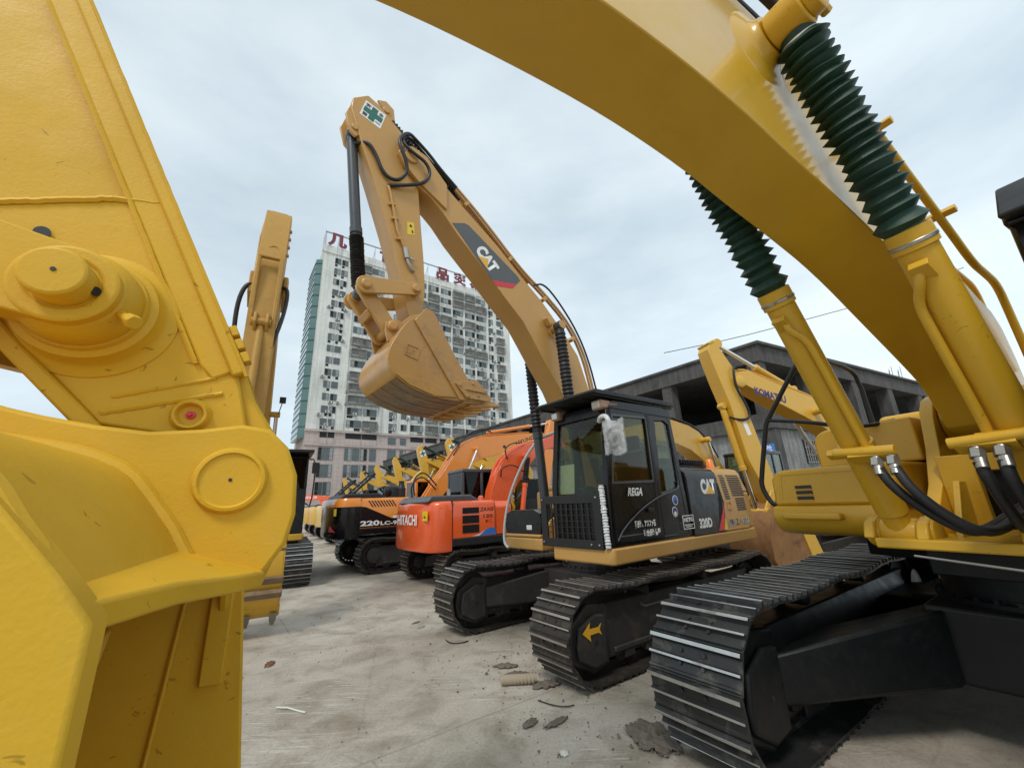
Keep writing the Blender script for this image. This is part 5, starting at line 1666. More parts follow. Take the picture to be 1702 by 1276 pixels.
kb, P = plain_excavator("yellow excavator with raised stick over a rusty bucket and lettered boom", kb_loc, 195, 0, dict(
    spec, col=KBY, sill=KBY, cw=KBY, boom=kb_boom, stick=kb_stick, bw=.2, foot=(off - 3.45, 1.95), bpin=(off - 1.46, 3.42), btl=1.1,
    acyl=(off - 1.25, 3.98, off + .62, 4.97, 1.05), kcyl=(off + .74, 3.55, off + .38, 1.42, 1.35), zh=2.0,
    bucket=sh([(-.02, 1.62), (.28, 1.55), (.55, 1.35), (.72, 1.0), (.72, .6), (.5, .25), (.1, .08), (-.45, .12)]), bhw=.52, bmat=RST, cx0=-.2, cx1=1.3))
text("boom_lettering", "KOMATSU", (off + .02, .2035, 3.78), (-.70, 0, -.17), (-.05, 0, 1), .80, .17, NAV, P['boom'], bold=.04)
b = MB()
b.cyl((off + .66, -.15, 4.93), (off + .66, .15, 4.93), .11).box((off + .86, 0, 4.93), (.16, .36, .05), ry=.5)
b.build("bracket", KBY, P['stick'], bevel=.01)
b = MB()
b.tube([(off + .30, .2, 4.42), (off + .50, .24, 4.35), (off + .50, .22, 3.9), (off + .30, .22, 3.5), (off + .28, .2, 3.25), (off + .55, .19, 3.22), (off + .7, .1, 3.3)], .025, 8, smooth=2)
b.build("hose", RUB, P['stick'])
MB().box((off + .38, .168, 3.05), (.10, .004, .28), ry=.25).build("warning_sticker", WHT, P['stick'])
b = MB()
pinboss(b, off + .35, 4.05, -.24, .24, .13)
b.build("pin_boss", KBY, P['boom'])
pipes(P['boom'], sh([(.3, 4.33), (.05, 4.34), (-.64, 4.09), (-1.47, 3.83), (-1.72, 3.70), (-2.0, 3.32)]), (-.15, -.08, .08, .15), .02, KBY)
lk = MB()
for y in (-.26, .22):
    link_plate(lk, (off + .38, 1.42), (off + .16, 1.75), y, y + .04, .08, .07)
    link_plate(lk, (off + .38, 1.42), (off + .30, 1.30), y + .04, y + .08, .08, .09)
pinboss(lk, off + .38, 1.42, -.3, .3, .055)
lk.build("guide_link", KBY, kb, bevel=.008)
MB().prism(sh([(-.45, .12), (-.5, .3), (-.12, 1.5), (.02, 1.62), (.1, 1.5), (-.2, .3)]), .51, .545).build("side_wall", KBY, P['bucket'], bevel=.005)

# machine whose boom arches behind the cab of the tan one
b_loc = (4.8, 11.0)
c_, s_ = cos(R(216)), sin(R(216))
off2 = 1.9
bk_boom = [(x + off2, zz) for x, zz in [(1.0, 3.05), (.38, 2.91), (-.13, 2.66), (-.5, 2.35), (-1.2, 1.75), (-1.5, 1.7), (-1.65, 1.95), (-.85, 2.73), (-.62, 3.08), (-.13, 3.43), (.31, 3.57), (1.04, 3.66), (2.2, 3.6), (3.6, 3.3), (3.6, 2.95), (2.2, 3.1)]]
bk, P = plain_excavator("yellow excavator directly behind the black cab, mainly its curved boom showing", (b_loc[0] - c_ * off2, b_loc[1] - s_ * off2, 0), 216, 0, dict(
    {k: v for k, v in spec.items() if k not in ('acyl', 'stick')}, col=YEL, boom=bk_boom, foot=(.35, 1.85), bpin=(off2 - .2, 3.2), btl=1.2, cz=2.85, gl=GLS, cx1=1.1))
pipes(P['boom'], [(x + off2, zz) for x, zz in [(-.9, 2.76), (-.66, 3.12), (-.15, 3.48), (.31, 3.63), (1.04, 3.72)]], (.14, .2), .02, RUB, "hose")

# two machines in the second row: only raised stick ends with green crosses show
z_spec = dict(spec, col=YEL, boom=kb_boom, stick=kb_stick, bw=.2, foot=(off - 3.45, 1.95), bpin=(off - 1.46, 3.42), btl=1.1, acyl=(off - 1.25, 3.98, off + .62, 4.97, 1.05), abel=GRN, zh=2.0)
z1, P = plain_excavator("yellow excavator in the back row, left of two with green crosses", (-1.1, 23.9, 0), 205, 0, z_spec)
MB().box((off + .66, .168, 4.55), (.3, .004, .3), ry=.3).build("white_sign", WHT, P['stick'])
sgn = MB().box((off + .66, .172, 4.55), (.09, .004, .26), ry=.3).box((off + .66, .1725, 4.55), (.26, .004, .09), ry=.3)
sgn.build("green_cross", GCR, P['stick'])
b = MB()
b.tube([(off + .2, .22, 4.2), (off - .1, .3, 4.5), (off - .6, .25, 4.3), (off - .9, .2, 4.0)], .03, 8, smooth=2)
b.build("hose", RUB, P['boom'])
z2 = copy_tree(z1)
z2.location = (.8, 21.9, 0)
z2['label'] = "yellow excavator in the back row, right of two with green crosses"
for k, (x, y, rz, lab) in enumerate(((-3.8, 28.5, 206, "yellow excavator in the back row, third raised stick left of the orange boom"),
                                     (-6.5, 33.0, 203, "yellow excavator in the back row, fourth raised stick left of the orange boom"),
                                     (-9.5, 38.0, 207, "yellow excavator in the back row, fifth raised stick left of the orange boom"),
                                     (-13.5, 44.0, 200, "yellow excavator in the back row, farthest raised stick left of the orange boom"))):
    D = copy_tree(z1)
    D['label'] = lab
    D.location = (x, y, 0)
    D.rotation_euler = (0, 0, R(rz))
    for o in list(D.children_recursive):        # these carry no sign on the stick
        if o.name.startswith(("white_sign", "green_cross")):
            bpy.data.objects.remove(o)

# ------------------------------------------------------------------ ground
def ground_mat():
    mt, t, b = principled("dusty_concrete")
    g = t.nodes.new("ShaderNodeTexCoord").outputs['Object']
    big = noise(t, .35, 6, .6, g)
    mid = noise(t, 2.2, 7, .65, g, .6)
    fine = noise(t, 38, 6, .7, g)
    grit = noise(t, 160, 3, .6, g)
    c = ramp(t, big.outputs['Fac'], [(.3, (.32, .275, .215)), (.55, (.45, .405, .335)), (.75, (.53, .49, .425))]).outputs[0]
    m1 = ramp(t, mid.outputs['Fac'], [(.30, (.56, .52, .45)), (.52, (1, 1, 1)), (.72, (1.12, 1.12, 1.12))]).outputs[0]
    c = mixc(t, .85, c, m1, 'MULTIPLY')
    m2 = ramp(t, fine.outputs['Fac'], [(.28, (.62, .60, .56)), (.5, (1, 1, 1)), (.74, (1.15, 1.15, 1.14))]).outputs[0]
    c = mixc(t, .75, c, m2, 'MULTIPLY')
    # scrape marks left by steel tracks: stretched noise in two directions
    for rot, sc in ((R(36), (1.2, 26, 1)), (R(120), (1.6, 30, 1))):
        mp_ = t.nodes.new("ShaderNodeMapping")
        mp_.inputs['Rotation'].default_value = (0, 0, rot)
        mp_.inputs['Scale'].default_value = sc
        t.links.new(g, mp_.inputs[0])
        sn = noise(t, 1.4, 4, .6, mp_.outputs[0], .3)
        sm = ramp(t, sn.outputs['Fac'], [(.58, 0), (.68, .75)]).outputs[0]
        msk = noise(t, .8, 3, .5, g)
        mk = ramp(t, msk.outputs['Fac'], [(.48, 0), (.6, 1)]).outputs[0]
        mu = t.nodes.new("ShaderNodeMath")
        mu.operation = 'MULTIPLY'
        t.links.new(sm, mu.inputs[0])
        t.links.new(mk, mu.inputs[1])
        c = mixc(t, mu.outputs[0], c, (.62, .60, .55))
    # brown mud patches
    md = noise(t, .9, 8, .7, g, .8)
    mr = ramp(t, md.outputs['Fac'], [(.55, 0), (.72, .7)]).outputs[0]
    c = mixc(t, mr, c, (.22, .18, .13))
    # slab joints and cracks
    br = t.nodes.new("ShaderNodeTexBrick")
    br.inputs['Scale'].default_value = 1.0
    br.inputs['Brick Width'].default_value = 5.0
    br.inputs['Row Height'].default_value = 4.0
    br.inputs['Mortar Size'].default_value = .012
    br.inputs['Color1'].default_value = br.inputs['Color2'].default_value = (1, 1, 1, 1)
    br.inputs['Mortar'].default_value = (.62, .59, .55, 1)
    mp2 = t.nodes.new("ShaderNodeMapping")
    mp2.inputs['Rotation'].default_value = (0, 0, R(-36))
    mp2.inputs['Location'].default_value = (1.3, .4, 0)
    t.links.new(g, mp2.inputs[0])
    t.links.new(mp2.outputs[0], br.inputs['Vector'])
    c = mixc(t, .5, c, br.outputs['Color'], 'MULTIPLY')
    vo = t.nodes.new("ShaderNodeTexVoronoi")
    vo.feature = 'DISTANCE_TO_EDGE'
    vo.inputs['Scale'].default_value = .45
    wn = noise(t, 1.5, 5, .6, g)
    wv = mixc(t, .12, g, wn.outputs['Color'])
    t.links.new(wv, vo.inputs['Vector'])
    cr = ramp(t, vo.outputs['Distance'], [(.0, (.55, .52, .48)), (.006, (1, 1, 1))]).outputs[0]
    c = mixc(t, .25, c, cr, 'MULTIPLY')
    t.links.new(c, b.inputs['Base Color'])
    rr = ramp(t, mid.outputs['Fac'], [(.3, .62), (.7, .92)])
    t.links.new(rr.outputs[0], b.inputs['Roughness'])
    ad = t.nodes.new("ShaderNodeMath")
    ad.operation = 'ADD'
    t.links.new(fine.outputs['Fac'], ad.inputs[0])
    t.links.new(grit.outputs['Fac'], ad.inputs[1])
    bump(t, b, ad.outputs[0], .55, .012)
    return mt


gm = MB()
gm.prism([(-420, -60), (420, -60), (420, 620), (-420, 620)], -.3, 0, 'z')
g_ = gm.build("ground", ground_mat())
g_['kind'] = 'structure'


# ------------------------------------------------------------------ apartment tower
def wall_mat(name, base, dirtc, tile, tilec, streak=.55):
    mt, t, b = principled(name)
    g = t.nodes.new("ShaderNodeTexCoord").outputs['Object']
    n = noise(t, .25, 6, .6, g)
    c = mixc(t, n.outputs['Fac'], [x * .86 for x in base], [min(1, x * 1.1) for x in base])
    mp_ = t.nodes.new("ShaderNodeMapping")
    mp_.inputs['Scale'].default_value = (1.1, 1.1, .07)
    t.links.new(g, mp_.inputs[0])
    s = noise(t, 1.3, 6, .7, mp_.outputs[0])
    sr = ramp(t, s.outputs['Fac'], [(.45, 0), (.75, streak)]).outputs[0]
    c = mixc(t, sr, c, dirtc)
    d2 = noise(t, .8, 8, .75, g, .5)
    c = mixc(t, ramp(t, d2.outputs['Fac'], [(.55, 0), (.75, .5)]).outputs[0], c, dirtc)
    mp2 = t.nodes.new("ShaderNodeMapping")
    mp2.inputs['Rotation'].default_value = (R(90), 0, 0)
    t.links.new(g, mp2.inputs[0])
    br = t.nodes.new("ShaderNodeTexBrick")
    br.offset = 0
    br.inputs['Scale'].default_value = 1
    br.inputs['Brick Width'].default_value = tile
    br.inputs['Row Height'].default_value = tile
    br.inputs['Mortar Size'].default_value = .03
    br.inputs['Color1'].default_value = (1, 1, 1, 1)
    br.inputs['Color2'].default_value = (.93, .93, .93, 1)
    br.inputs['Mortar'].default_value = (*tilec, 1)
    t.links.new(mp2.outputs[0], br.inputs['Vector'])
    c = mixc(t, 1.0, c, br.outputs['Color'], 'MULTIPLY')
    t.links.new(c, b.inputs['Base Color'])
    b.inputs['Roughness'].default_value = .8
    return mt


TWALL = wall_mat("stained_white_tile", (.72, .72, .67), (.27, .26, .225), 2.9, (.75, .75, .72), .7)
PWALL = wall_mat("pink_stone_tile", (.52, .43, .395), (.30, .25, .23), .9, (.72, .70, .68), .35)
WGL = paint("dark_window_glass", (.07, .09, .09), .12, .5, var=.5, bstr=0, big=.7)
WGL2 = paint("curtained_window_glass", (.25, .27, .26), .2, .5, var=.5, bstr=0, big=.9)
WFR = paint("window_frame", (.13, .14, .135), .5, var=.1, bstr=0)
GRL = paint("balcony_bars", (.26, .255, .235), .6, var=.3, bstr=0)
ACW = paint("air_conditioner_white", (.5, .5, .47), .6, var=.2, bstr=0)
VOID = paint("opening_shade", (.012, .012, .012), .9, var=.2, bstr=0)  # flat near-black colour standing in for the shade inside openings
TEAL = paint("teal_curtain_glass", (.07, .15, .14), .2, .6, var=.25, bstr=0, big=.3)
REDS = paint("faded_red_sign", (.17, .028, .035), .6, var=.2, bstr=0)
GALV = paint("galvanised_frame", (.42, .44, .46), .5, metal=.4, var=.1, bstr=0)


def tower():
    C0 = (-44.68, 85.0, 0)
    t = thing("apartment_tower", "tall stained white apartment block on a pink tiled base with red rooftop characters", "building", C0, R(36))
    b = MB()
    b.prism([(0, 0), (55, 0), (55, 3.5), (52, 14), (0, 14)], 18.9, 64.6, 'z')
    b.prism([(-.25, -.25), (55.2, -.25), (55.2, .3), (-.25, .3)], 62.9, 64.9, 'z')
    # pilasters between the wide bays
    for x in (7.3, 15.6, 22.9, 27.05, 30.9, 34.75, 38.7, 42.55, 46.7):
        b.box((x, -.15, 40.9), (.42, .30, 43.9))
    for k in range(16):
        b.box((35, -.05, 19.35 + 2.9 * k), (24, .14, .16))
    b.build("tower_wall", TWALL, t)
    b = MB()
    b.prism([(0, 0), (55, 0), (55, 14), (0, 14)], 0, 18.895, 'z')
    b.box((27.5, -.1, 18.7), (55.4, .4, .5)).box((27.5, -.1, 15.55), (55.4, .3, .3))
    b.build("podium_wall", PWALL, t)
    # left flank: teal curtain glass bays
    b = MB()
    b.prism([(-1.3, 2.0), (-.02, 1.2), (-.02, 11), (-1.3, 11)], 17.2, 61.3, 'z')
    b.build("curtain_wall", TEAL, t)
    b = MB()
    for k in range(15):
        b.box((-1.33, 6.5, 19.6 + 2.9 * k), (.16, 9.2, .16))
        b.box((-.7, 1.55, 19.6 + 2.9 * k), (1.4, .2, .14), rz=-.55)
        b.box((-1.33, 6.5, 18.2 + 2.9 * k), (.10, 9.2, .08))
    b.build("curtain_rail", paint("teal_rail", (.03, .09, .085), .5, var=.2, bstr=0), t)
    # windows: nearest (lowest) hundred as parts of their own, the rest as one part
    masters = {}

    def window_mesh(w_, h_, panes, kind):
        k_ = (round(w_, 2), round(h_, 2), panes, kind)
        if k_ in masters:
            return masters[k_].copy()
        m_ = MB()
        m_.ring([(0, 0), (w_, 0), (w_, h_), (0, h_)], [(.07, .07), (w_ - .07, .07), (w_ - .07, h_ - .07), (.07, h_ - .07)], -.10, .02, 'y', 0)
        for i in range(panes):
            x0, x1 = .07 + (w_ - .14) * i / panes, .07 + (w_ - .14) * (i + 1) / panes
            mi = [1, 2, 1, 2, 3][(i * 3 + kind * 2) % 5]
            m_.add([(x0, -.04, .07), (x1, -.04, .07), (x1, -.04, h_ - .07), (x0, -.04, h_ - .07)], [(0, 1, 2, 3)], mi)
            if i:
                m_.box((x0, -.06, h_ / 2), (.06, .06, h_ - .14), 0)
        m_.box((w_ / 2, -.06, h_ * .33), (w_ - .14, .05, .05), 0)
        o = m_.build("window", [WFR, WGL, WGL2, VOID], t)
        masters[k_] = o
        return o
    cols = [(2.6, 1.4, 2, 0), (4.25, 1.4, 2, 0), (8.1, 3.3, 4, 1), (11.75, 3.1, 4, 1), (17.9, 1.9, 2, 0), (20.9, 1.45, 2, 0), (23.4, 3.35, 4, 1), (27.35, 3.2, 4, 1), (31.2, 3.25, 4, 1),
            (35.05, 3.25, 4, 1), (39.05, 3.2, 4, 1), (42.85, 3.3, 4, 1), (47.3, 1.5, 2, 0), (50.1, 2.5, 3, 1)]
    cnt = 0
    rest = []
    bal, acs, unders = [], [], []
    rnd = random.Random(3)
    for k in range(15):
        z0 = 19.85 + 2.9 * k
        for (x, w_, p, kind) in cols:
            h_ = 1.65 if kind else 1.55
            kk = rnd.randint(0, 3)
            if cnt < 94:
                o = window_mesh(w_, h_, p, kk)
                if o.name not in COL.objects:
                    COL.objects.link(o)
                o.location = (x, 0, z0)
                cnt += 1
            else:
                rest.append((x, z0, w_, h_, p, kk))
            if kind and rnd.random() < .42:
                bal.append((x - .15, z0 - .45, w_ + .3, 2.0))
            elif rnd.random() < .75:
                unders.append((x + rnd.choice([.05, w_ * .55]), z0 - .75, min(w_ * .42, 1.3)))
            if rnd.random() < .5:
                acs.append((x + rnd.choice([-.75, w_ - .1, w_ * .4]), z0 - rnd.choice([.1, .75, .7])))
    m_ = MB()
    for (x, z0, w_, h_, p, kk) in rest:
        m_.ring([(x, z0), (x + w_, z0), (x + w_, z0 + h_), (x, z0 + h_)], [(x + .07, z0 + .07), (x + w_ - .07, z0 + .07), (x + w_ - .07, z0 + h_ - .07), (x + .07, z0 + h_ - .07)], -.10, .02, 'y', 0)
        for i in range(p):
            x0, x1 = x + .07 + (w_ - .14) * i / p, x + .07 + (w_ - .14) * (i + 1) / p
            m_.add([(x0, -.04, z0 + .07), (x1, -.04, z0 + .07), (x1, -.04, z0 + h_ - .07), (x0, -.04, z0 + h_ - .07)], [(0, 1, 2, 3)], [1, 2, 1, 2, 3][(i * 3 + kk * 2) % 5])
            if i:
                m_.box((x0, -.06, z0 + h_ / 2), (.06, .06, h_ - .14), 0)
    o = m_.build("upper_windows", [WFR, WGL, WGL2, VOID], t)
    o['kind'] = 'stuff'
    # podium windows
    for zz, h_, xs in ((12.35, 2.75, (2.8, 4.4, 8.25, 9.95, 11.7, 13.7, 17.9, 20.9, 23.5, 25.3, 27.6, 29.3, 31.5, 33.2, 35.3, 37.2, 39.5, 41.3, 43, 44.8, 47.5, 50)), (8.7, 2.75, (2.8, 4.4, 8.25, 9.95, 11.7, 13.7, 17.9, 20.9, 23.5, 25.3, 27.6, 29.3)), (5.0, 2.75, (2.8, 4.4, 8.25, 9.95, 11.7, 13.7, 17.9, 20.9))):
        for x in xs:
            w_ = 2.0 if x == 17.9 else 1.5
            o = window_mesh(w_, h_, 2, int(x) % 4)
            if o.name not in COL.objects:
                COL.objects.link(o)
            o.location = (x, 0, zz)
    # reflections of bright curtains in the second podium row
    # gallery: dark boxes painted for the shade in its openings, parapets below
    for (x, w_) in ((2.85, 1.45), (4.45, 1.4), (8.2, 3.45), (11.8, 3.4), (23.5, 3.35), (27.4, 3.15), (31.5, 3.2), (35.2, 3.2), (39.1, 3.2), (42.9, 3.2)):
        o = MB().box((x + w_ / 2, -.03, 17.85), (w_, .06, 1.25)).build("gallery_shade", VOID, t)
        r_ = MB().box((x + w_ / 2, -.05, 16.5), (w_, .1, 1.35))
        r_.build("gallery_parapet", PWALL, t)
    for x in (17.9, 20.9):
        o = window_mesh(1.9 if x < 20 else 1.45, 1.6, 2, 1)
        if o.name not in COL.objects:
            COL.objects.link(o)
        o.location = (x, 0, 16.4)
    # balcony cages
    bc = None
    byw = {}
    for n_, (x, zz, w_, h_) in enumerate(bal):
        if n_ >= 95:
            break
        key = round(w_, 2)
        if key not in byw:
            m_ = MB()
            m_.box((w_ / 2, -.42, .06), (w_, .84, .10))
            m_.box((w_ / 2, -.42, h_), (w_, .84, .07))
            for zq in (.45, .9, 1.35):
                m_.box((w_ / 2, -.82, zq), (w_, .05, .06))
            for q in range(int(w_ / .22) + 1):
                m_.box((min(w_, q * .22), -.82, h_ / 2), (.05, .05, h_))
            for xx in (0, w_):
                for q in range(4):
                    m_.box((xx, -.42 + .2 * (q - 1.5), h_ / 2), (.05, .05, h_))
            m_.box((w_ * .3, -.45, .35), (w_ * .4, .5, .5), 1)
            m_.box((w_ * .7, -.5, .3), (w_ * .3, .4, .4), 0)
            o = m_.build("balcony_cage", [GRL, ACW], t)
            byw[key] = o
        else:
            o = byw[key].copy()
            COL.objects.link(o)
        o.location = (x, 0, zz)
    ac0 = None
    for n_, (x, zz) in enumerate(acs[:95]):
        if ac0 is None:
            m_ = MB().box((.4, -.25, .3), (.85, .4, .6), 0)
            m_.lathe((.32, -.452, .3), (0, -1, 0), [(0, .24), (.01, .24)], 16, 1)
            m_.box((.4, -.25, -.03), (.9, .5, .05), 1)
            o = ac0 = m_.build("air_conditioner", [ACW, WFR], t)
        else:
            o = ac0.copy()
            COL.objects.link(o)
        o.location = (x, 0, zz)
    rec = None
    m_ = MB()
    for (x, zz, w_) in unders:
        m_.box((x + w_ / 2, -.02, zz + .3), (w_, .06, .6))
    o = m_.build("recess_shade", VOID, t)  # dark panels on the wall, painted for shade under the windows
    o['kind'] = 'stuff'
    # rooftop sign on a steel frame
    fr = MB()
    fr.tube([(-.2, -.1, 68.6), (55, -.1, 68.6)], .2, 6)
    for x in range(0, 56, 3):
        fr.tube([(x + .1, -.1, 64.6), (x + .1, -.1, 68.6)], .09, 6)
        fr.tube([(x + .1, 2.6, 64.6), (x + .1, -.1, 67.8)], .07, 6)
    fr.prism([(-.1, 64.6), (-.1, 68.6), (.2, 68.6), (.2, 64.6)], .0, 3.0)
    fr.build("sign_frame", GALV, t)
    for (ch, x, w_) in (("几", .4, 4.6), ("世", 13.2, 4.8), ("品", 29.6, 4.0), ("交", 35.0, 4.4), ("易", 40.4, 4.4)):
        text("sign_character", ch, (x, -.45, 64.7), U, W_, w_, 4.0, REDS, t, bold=.055)
    return t


tower()


# ------------------------------------------------------------------ unfinished concrete building
def conc_mat(name, base, k=1.0):
    mt, t, b = principled(name)
    g = t.nodes.new("ShaderNodeTexCoord").outputs['Object']
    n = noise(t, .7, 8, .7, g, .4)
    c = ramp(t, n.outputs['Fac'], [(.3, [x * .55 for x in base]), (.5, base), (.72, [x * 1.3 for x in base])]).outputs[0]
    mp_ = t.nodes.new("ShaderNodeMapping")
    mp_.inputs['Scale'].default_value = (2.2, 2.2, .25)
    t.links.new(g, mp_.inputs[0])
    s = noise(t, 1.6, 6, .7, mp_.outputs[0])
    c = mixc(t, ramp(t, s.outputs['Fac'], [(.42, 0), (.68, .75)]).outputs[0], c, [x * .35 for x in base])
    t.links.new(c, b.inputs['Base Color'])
    b.inputs['Roughness'].default_value = .9
    n2 = noise(t, 9, 6, .7, g)
    bump(t, b, n2.outputs['Fac'], .4, .03)
    return mt


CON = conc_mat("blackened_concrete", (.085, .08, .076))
COND = conc_mat("shaded_interior_concrete", (.035, .034, .032))  # darker copy of the concrete, interior shade put into the colour
CONL = conc_mat("patched_grey_plaster", (.26, .26, .255))
CX, CY = 15.583, 24.0


def unfinished_building():
    t = thing("concrete_building", "unfinished blackened concrete building with open dark storeys and a heavy roof slab", "building", (CX, CY, 0), R(126))
    # local +x runs along the left wing (away to the left), +y is towards the back (left of +x is away from the yard)
    # the right wing runs along direction yaw 29
    a = R(29 - 126)
    ux, uy = cos(a), sin(a)
    LL, RL, D_ = 72.0, 46.0, 12.0
    # plan polygons (x along left wing, y negative = behind)
    def wing(poly_fn, z0, z1, name, m_, bev=0):
        return None
    nb = (ux, uy)
    inner_l = [(0, 0), (LL, 0), (LL, -D_ - 6), (8, -D_ - 6)]
    r_end = (ux * RL, uy * RL)
    px, py = -uy, ux          # perpendicular of the right wing
    # choose the perpendicular pointing behind the building (towards +x and -y)
    if px < 0:
        px, py = -px, -py
    foot = [(0, 0), (LL, 0), (LL, -14), (18, -14), (r_end[0] + px * 14, r_end[1] + py * 14), r_end]

    def off(poly, d):
        cx = sum(p[0] for p in poly) / len(poly)
        cy = sum(p[1] for p in poly) / len(poly)
        return [(p[0] + (p[0] - cx) / math.hypot(p[0] - cx, p[1] - cy) * d, p[1] + (p[1] - cy) / math.hypot(p[0] - cx, p[1] - cy) * d) for p in poly]
    b = MB().prism(foot, 9.75, 10.85, 'z')
    b.build("roof_slab", CON, t)
    MB().prism(off(foot, .25), 10.85, 11.02, 'z').build("roof_parapet", CON, t)
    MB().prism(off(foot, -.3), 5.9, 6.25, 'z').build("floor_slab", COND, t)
    # back walls deep inside, shade put into their colour so the storeys stay dark
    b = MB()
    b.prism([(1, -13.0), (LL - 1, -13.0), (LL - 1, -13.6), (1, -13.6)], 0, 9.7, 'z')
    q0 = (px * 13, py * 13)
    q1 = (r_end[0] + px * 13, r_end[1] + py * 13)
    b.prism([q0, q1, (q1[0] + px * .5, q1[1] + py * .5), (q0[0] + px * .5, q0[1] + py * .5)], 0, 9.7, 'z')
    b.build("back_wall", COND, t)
    # lower walls
    b = MB()
    b.prism([(.35, -.35), (LL - .2, -.35), (LL - .2, -.7), (.35, -.7)], 0, 6.22, 'z')
    b.build("lower_wall", CONL, t)
    b = MB()
    w0 = (ux * .4 + px * .3, uy * .4 + py * .3)
    w1 = (ux * (RL - .3) + px * .3, uy * (RL - .3) + py * .3)
    b.prism([w0, w1, (w1[0] + px * .35, w1[1] + py * .35), (w0[0] + px * .35, w0[1] + py * .35)], 0, 6.22, 'z')
    b.build("lower_wall", CONL, t)
    MB().prism([(-.02, .02), (LL, .02), (LL, -.3), (-.02, -.3)], 5.5, 6.45, 'z').build("edge_beam", CON, t)
    e0, e1 = (0, 0), r_end
    MB().prism([e0, e1, (e1[0] + px * .28, e1[1] + py * .28), (e0[0] + px * .28, e0[1] + py * .28)], 5.5, 6.3, 'z').build("edge_beam", CON, t)
    for k in range(12):
        x = .45 + k * 6.3
        if x < LL:
            MB().box((x, -.5, 4.88), (.8, .8, 9.74)).build("column", CON, t)
    for k in range(1, 8):
        s_ = k * 6.2
        MB().box((ux * s_ + px * .5, uy * s_ + py * .5, 4.88), (.9, .9, 9.74), rz=a).build("column", CON, t)
    # barred windows and slogan-blue sign on the lower wall of the right wing
    for s_ in (4.2, 6.8):
        m_ = MB()
        m_.box((0, 0, 0), (1.7, .06, 1.5), 1)
        for q in range(7):
            m_.box((-.78 + q * .26, -.08, 0), (.04, .04, 1.6), 0)
        for q in range(4):
            m_.box((0, -.08, -.7 + q * .46), (1.8, .04, .04), 0)
        o = m_.build("barred_window", [GRL, VOID], t)
        o.location = (ux * s_ + px * .27, uy * s_ + py * .27, 4.2)
        o.rotation_euler = (0, 0, a)
    return t


unfinished_building()
SGN = MB().box((0, 0, 0), (1.35, .05, .75))
so = SGN.build("blue_sign", BLU, None)
tag(so, "small blue sign with white lettering on the grey lower wall", "sign")
P_ = V((CX, CY, 0)) + V((cos(R(126)), sin(R(126)), 0)) * .9 + V((sin(R(126)), -cos(R(126)), 0)) * -.0
so.location = (P_.x - .30, P_.y - .45, 4.15)
so.rotation_euler = (0, 0, R(-54))
MB().box((0, -.03, -.02), (1.1, .01, .06)).box((0, -.03, -.26), (1.2, .01, .05)).build("sign_line", WHT, so)
text("sign_lettering", "高压危险", (-.55, -.028, .06), U, W_, 1.1, .22, WHT, so, bold=.02)
for k, (s_, d) in enumerate(((30.0, .5), (30.7, .6), (31.3, .4), (22, .8), (23, .5))):
    m_ = MB()
    for q in range(3):
        m_.cyl((.15 * q, .1 * (q % 2), 11.0), (.15 * q + .08, .1 * (q % 2), 11.0 + (2.4 if k < 3 else 1.0) + .2 * q), .022, n=6)
    m_.box((.15, .05, 11.02), (.4, .3, .06))
    o = m_.build("rebar_stub", paint("rusty_rebar", (.16, .13, .11), .8, var=.2, bstr=0))
    tag(o, "bundle of bare steel rods sticking up from the unfinished roof slab", "rebar", "steel rods on the roof")
    o.location = (CX + cos(R(29)) * s_ - sin(R(29)) * d, CY + sin(R(29)) * s_ + cos(R(29)) * d, 0)

cb = MB().tube([(8.7, 21.5, 9.6), (12.5, 21.2, 10.15), (16.5, 21.0, 11.0), (21, 20.8, 12.0), (26, 20.4, 13.6)], .02, 6, smooth=1).build("power_cable", RUB)
tag(cb, "thin dark power cable crossing the sky at the right", "cable")

# ------------------------------------------------------------------ litter on the ground
LEAF = paint("dry_brown_leaf", (.16, .065, .03), .8, var=.3)
CARD = paint("muddy_cardboard", (.33, .27, .19), .85, var=.15, bs=30)
RAG = paint("muddy_rag", (.14, .118, .092), .95, var=.35, bs=20, bstr=.6)
PAP = paint("scrap_paper", (.62, .60, .54), .8, var=.1)


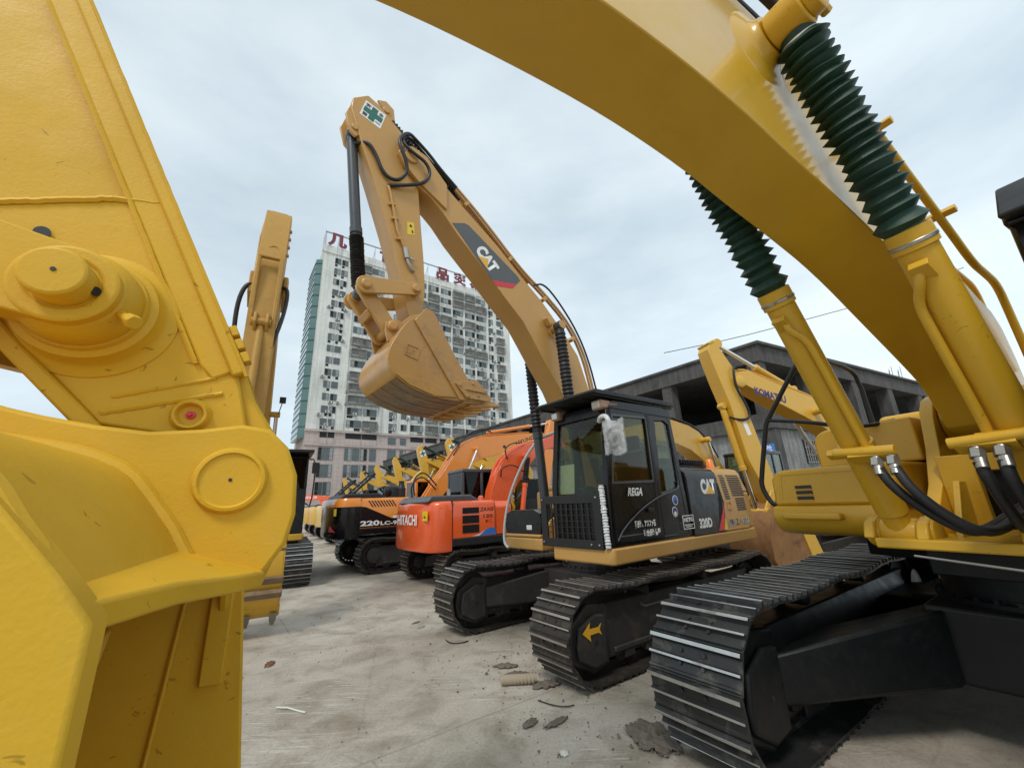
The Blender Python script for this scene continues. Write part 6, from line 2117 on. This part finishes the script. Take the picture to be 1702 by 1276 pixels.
def crumple(name, x, y, sx, sy, h, mat, seed, label, cat, n=16, group=None, holes=.0):
    rd = random.Random(seed)
    vs, fs = [], []
    ph = [rd.uniform(0, 6.28) for _ in range(8)]
    for i in range(n + 1):
        for j in range(n + 1):
            a, b = i / n - .5, j / n - .5
            r = math.hypot(a, b) * 2
            zz = h * (abs(sin(9 * a + 4 * b + ph[0]) * sin(11 * b - 3 * a + ph[1])) * .5 + abs(sin(23 * a + 9 * b + ph[2])) * .3 + abs(sin(15 * b - 19 * a + ph[5])) * .3) * max(.08, 1 - r * .8) + rd.uniform(0, h * .12)
            edge = 1 + .10 * sin(2 * math.atan2(b, a) + ph[3]) + .07 * sin(7 * math.atan2(b, a) + ph[4]) + rd.uniform(-.03, .03)
            vs.append((a * sx * edge, b * sy * edge, .004 + zz))
    for i in range(n):
        for j in range(n):
            a, b = (i + .5) / n - .5, (j + .5) / n - .5
            if math.hypot(a, b) * 2 < 1.0 + .18 * sin(3 * math.atan2(b, a) + ph[6]) * sin(5 * math.atan2(b, a) + ph[7]) + rd.uniform(-.10, .04):
                p = i * (n + 1) + j
                fs.append((p, p + 1, p + n + 2, p + n + 1))
    m_ = MB().add(vs, fs)
    o = m_.build(name, mat, smooth=60)
    # drop unused vertices
    import bmesh
    bm = bmesh.new()
    bm.from_mesh(o.data)
    bmesh.ops.delete(bm, geom=[v for v in bm.verts if not v.link_faces], context='VERTS')
    bm.to_mesh(o.data)
    bm.free()
    so_ = o.modifiers.new("thickness", 'SOLIDIFY')
    so_.thickness = .003
    o.location = (x, y, 0)
    o.rotation_euler = (0, 0, rd.uniform(0, 6.28))
    tag(o, label, cat, group)
    return o

crumple("dry_leaf", -3.11, 5.67, .2, .12, .035, LEAF, 1, "curled reddish brown leaf lying alone on the concrete", "leaf", 10)
crumple("rag", -.20, 5.28, .26, .14, .05, RAG, 2, "small dark muddy rag nearest the tracks of the tan excavator", "rag")
crumple("rag", -.10, 5.03, .30, .12, .05, RAG, 3, "flat dark rag lying over the cardboard tube", "rag")
crumple("rag", .22, 4.74, .26, .17, .06, RAG, 4, "crumpled dark rag at the right end of the cardboard tube", "rag")
crumple("mud_clod", .03, 4.03, .20, .09, .04, RAG, 5, "left one of two dried mud flakes in front of the tracks", "mud flake", 10)
crumple("mud_clod", .25, 4.02, .24, .09, .04, RAG, 6, "right one of two dried mud flakes in front of the tracks", "mud flake", 10)
crumple("cloth", .97, 3.74, .50, .36, .075, RAG, 7, "large muddy torn cloth beside the nearest track", "cloth", 44)
crumple("paper_scrap", .27, 3.60, .085, .07, .02, PAP, 8, "small white crumpled paper scrap near the bottom edge", "paper", 8)
crumple("paper_scrap", .985, 3.52, .03, .035, .02, PAP, 9, "tiny white scrap lying on the muddy cloth", "paper", 6)
crumple("paper_scrap", -1.56, 6.99, .14, .09, .02, CARD, 10, "pale cardboard scrap left of the far track of the tan excavator", "paper", 8)
crumple("paper_scrap", -1.70, 7.25, .16, .08, .02, RAG, 11, "dark flat scrap beyond the pale cardboard scrap", "paper", 8)
crumple("paper_scrap", -3.25, 8.03, .10, .06, .015, PAP, 12, "white scrap out in the open aisle", "paper", 6)
crumple("paper_scrap", 3.7, 6.75, .22, .08, .02, PAP, 13, "white scrap on the ground between the two nearest excavators", "paper", 6)
m_ = MB()
m_.lathe((-.235, 4.80, .045), (1, .02, .02), [(0, .045), (.02, .047), (.34, .043), (.36, .040)], 18, 0)
for q in range(9):
    m_.lathe((-.22 + .037 * q, 4.80, .046), (1, .02, .02), [(0, .0465), (.012, .0475), (.02, .0465)], 18, 0)
tag(m_.build("cardboard_tube", CARD), "muddy pale cardboard tube lying among rags", "tube")
tw = MB().tube([(-2.36, 4.50, .01), (-2.24, 4.47, .016), (-2.12, 4.42, .01), (-2.02, 4.37, .012)], .008, 6)
tag(tw.build("stick", PAP), "thin pale stick lying on the concrete", "stick")
tw = MB().tube([(-1.06, 6.30, .01), (-1.0, 6.18, .012), (-.9, 6.12, .012), (-.78, 6.16, .012), (-.74, 6.22, .01)], .007, 6, smooth=1)
tag(tw.build("wire", RUB), "bent dark wire by the front of the far track", "wire")
tw = MB().tube([(.12, 4.42, .01), (.25, 4.31, .012), (.36, 4.27, .012), (.44, 4.30, .012)], .005, 6, smooth=1)
tag(tw.build("wire", RUB), "short curved wire right of the cardboard tube", "wire")
# loose grit and flakes scattered over the concrete
rd = random.Random(5)
m_ = MB()
for _ in range(900):
    x, y = rd.uniform(-3.5, 2.6), rd.uniform(3.2, 10)
    if _ % 3 == 0:
        q_ = [(.95, 3.75, .3), (.1, 4.85, .3), (.2, 4.05, .25), (.75, 4.9, .25), (-.5, 5.6, .4)][_ // 3 % 5]
        x, y = rd.gauss(q_[0], q_[2]), rd.gauss(q_[1], q_[2])
    s_ = rd.uniform(.004, .013) * (1 + 1.2 * (rd.random() < .12))
    vs = [(x + rd.uniform(-1, 1) * s_, y + rd.uniform(-1, 1) * s_, rd.uniform(0, s_)) for _q in range(5)] + [(x, y, s_ * 1.1)]
    m_.add(vs, [(0, 1, 5), (1, 2, 5), (2, 3, 5), (3, 4, 5), (4, 0, 5)])
o = m_.build("grit", [RAG], smooth=10)
o['kind'] = 'stuff'
o['label'] = "loose grit and mud crumbs scattered over the concrete"
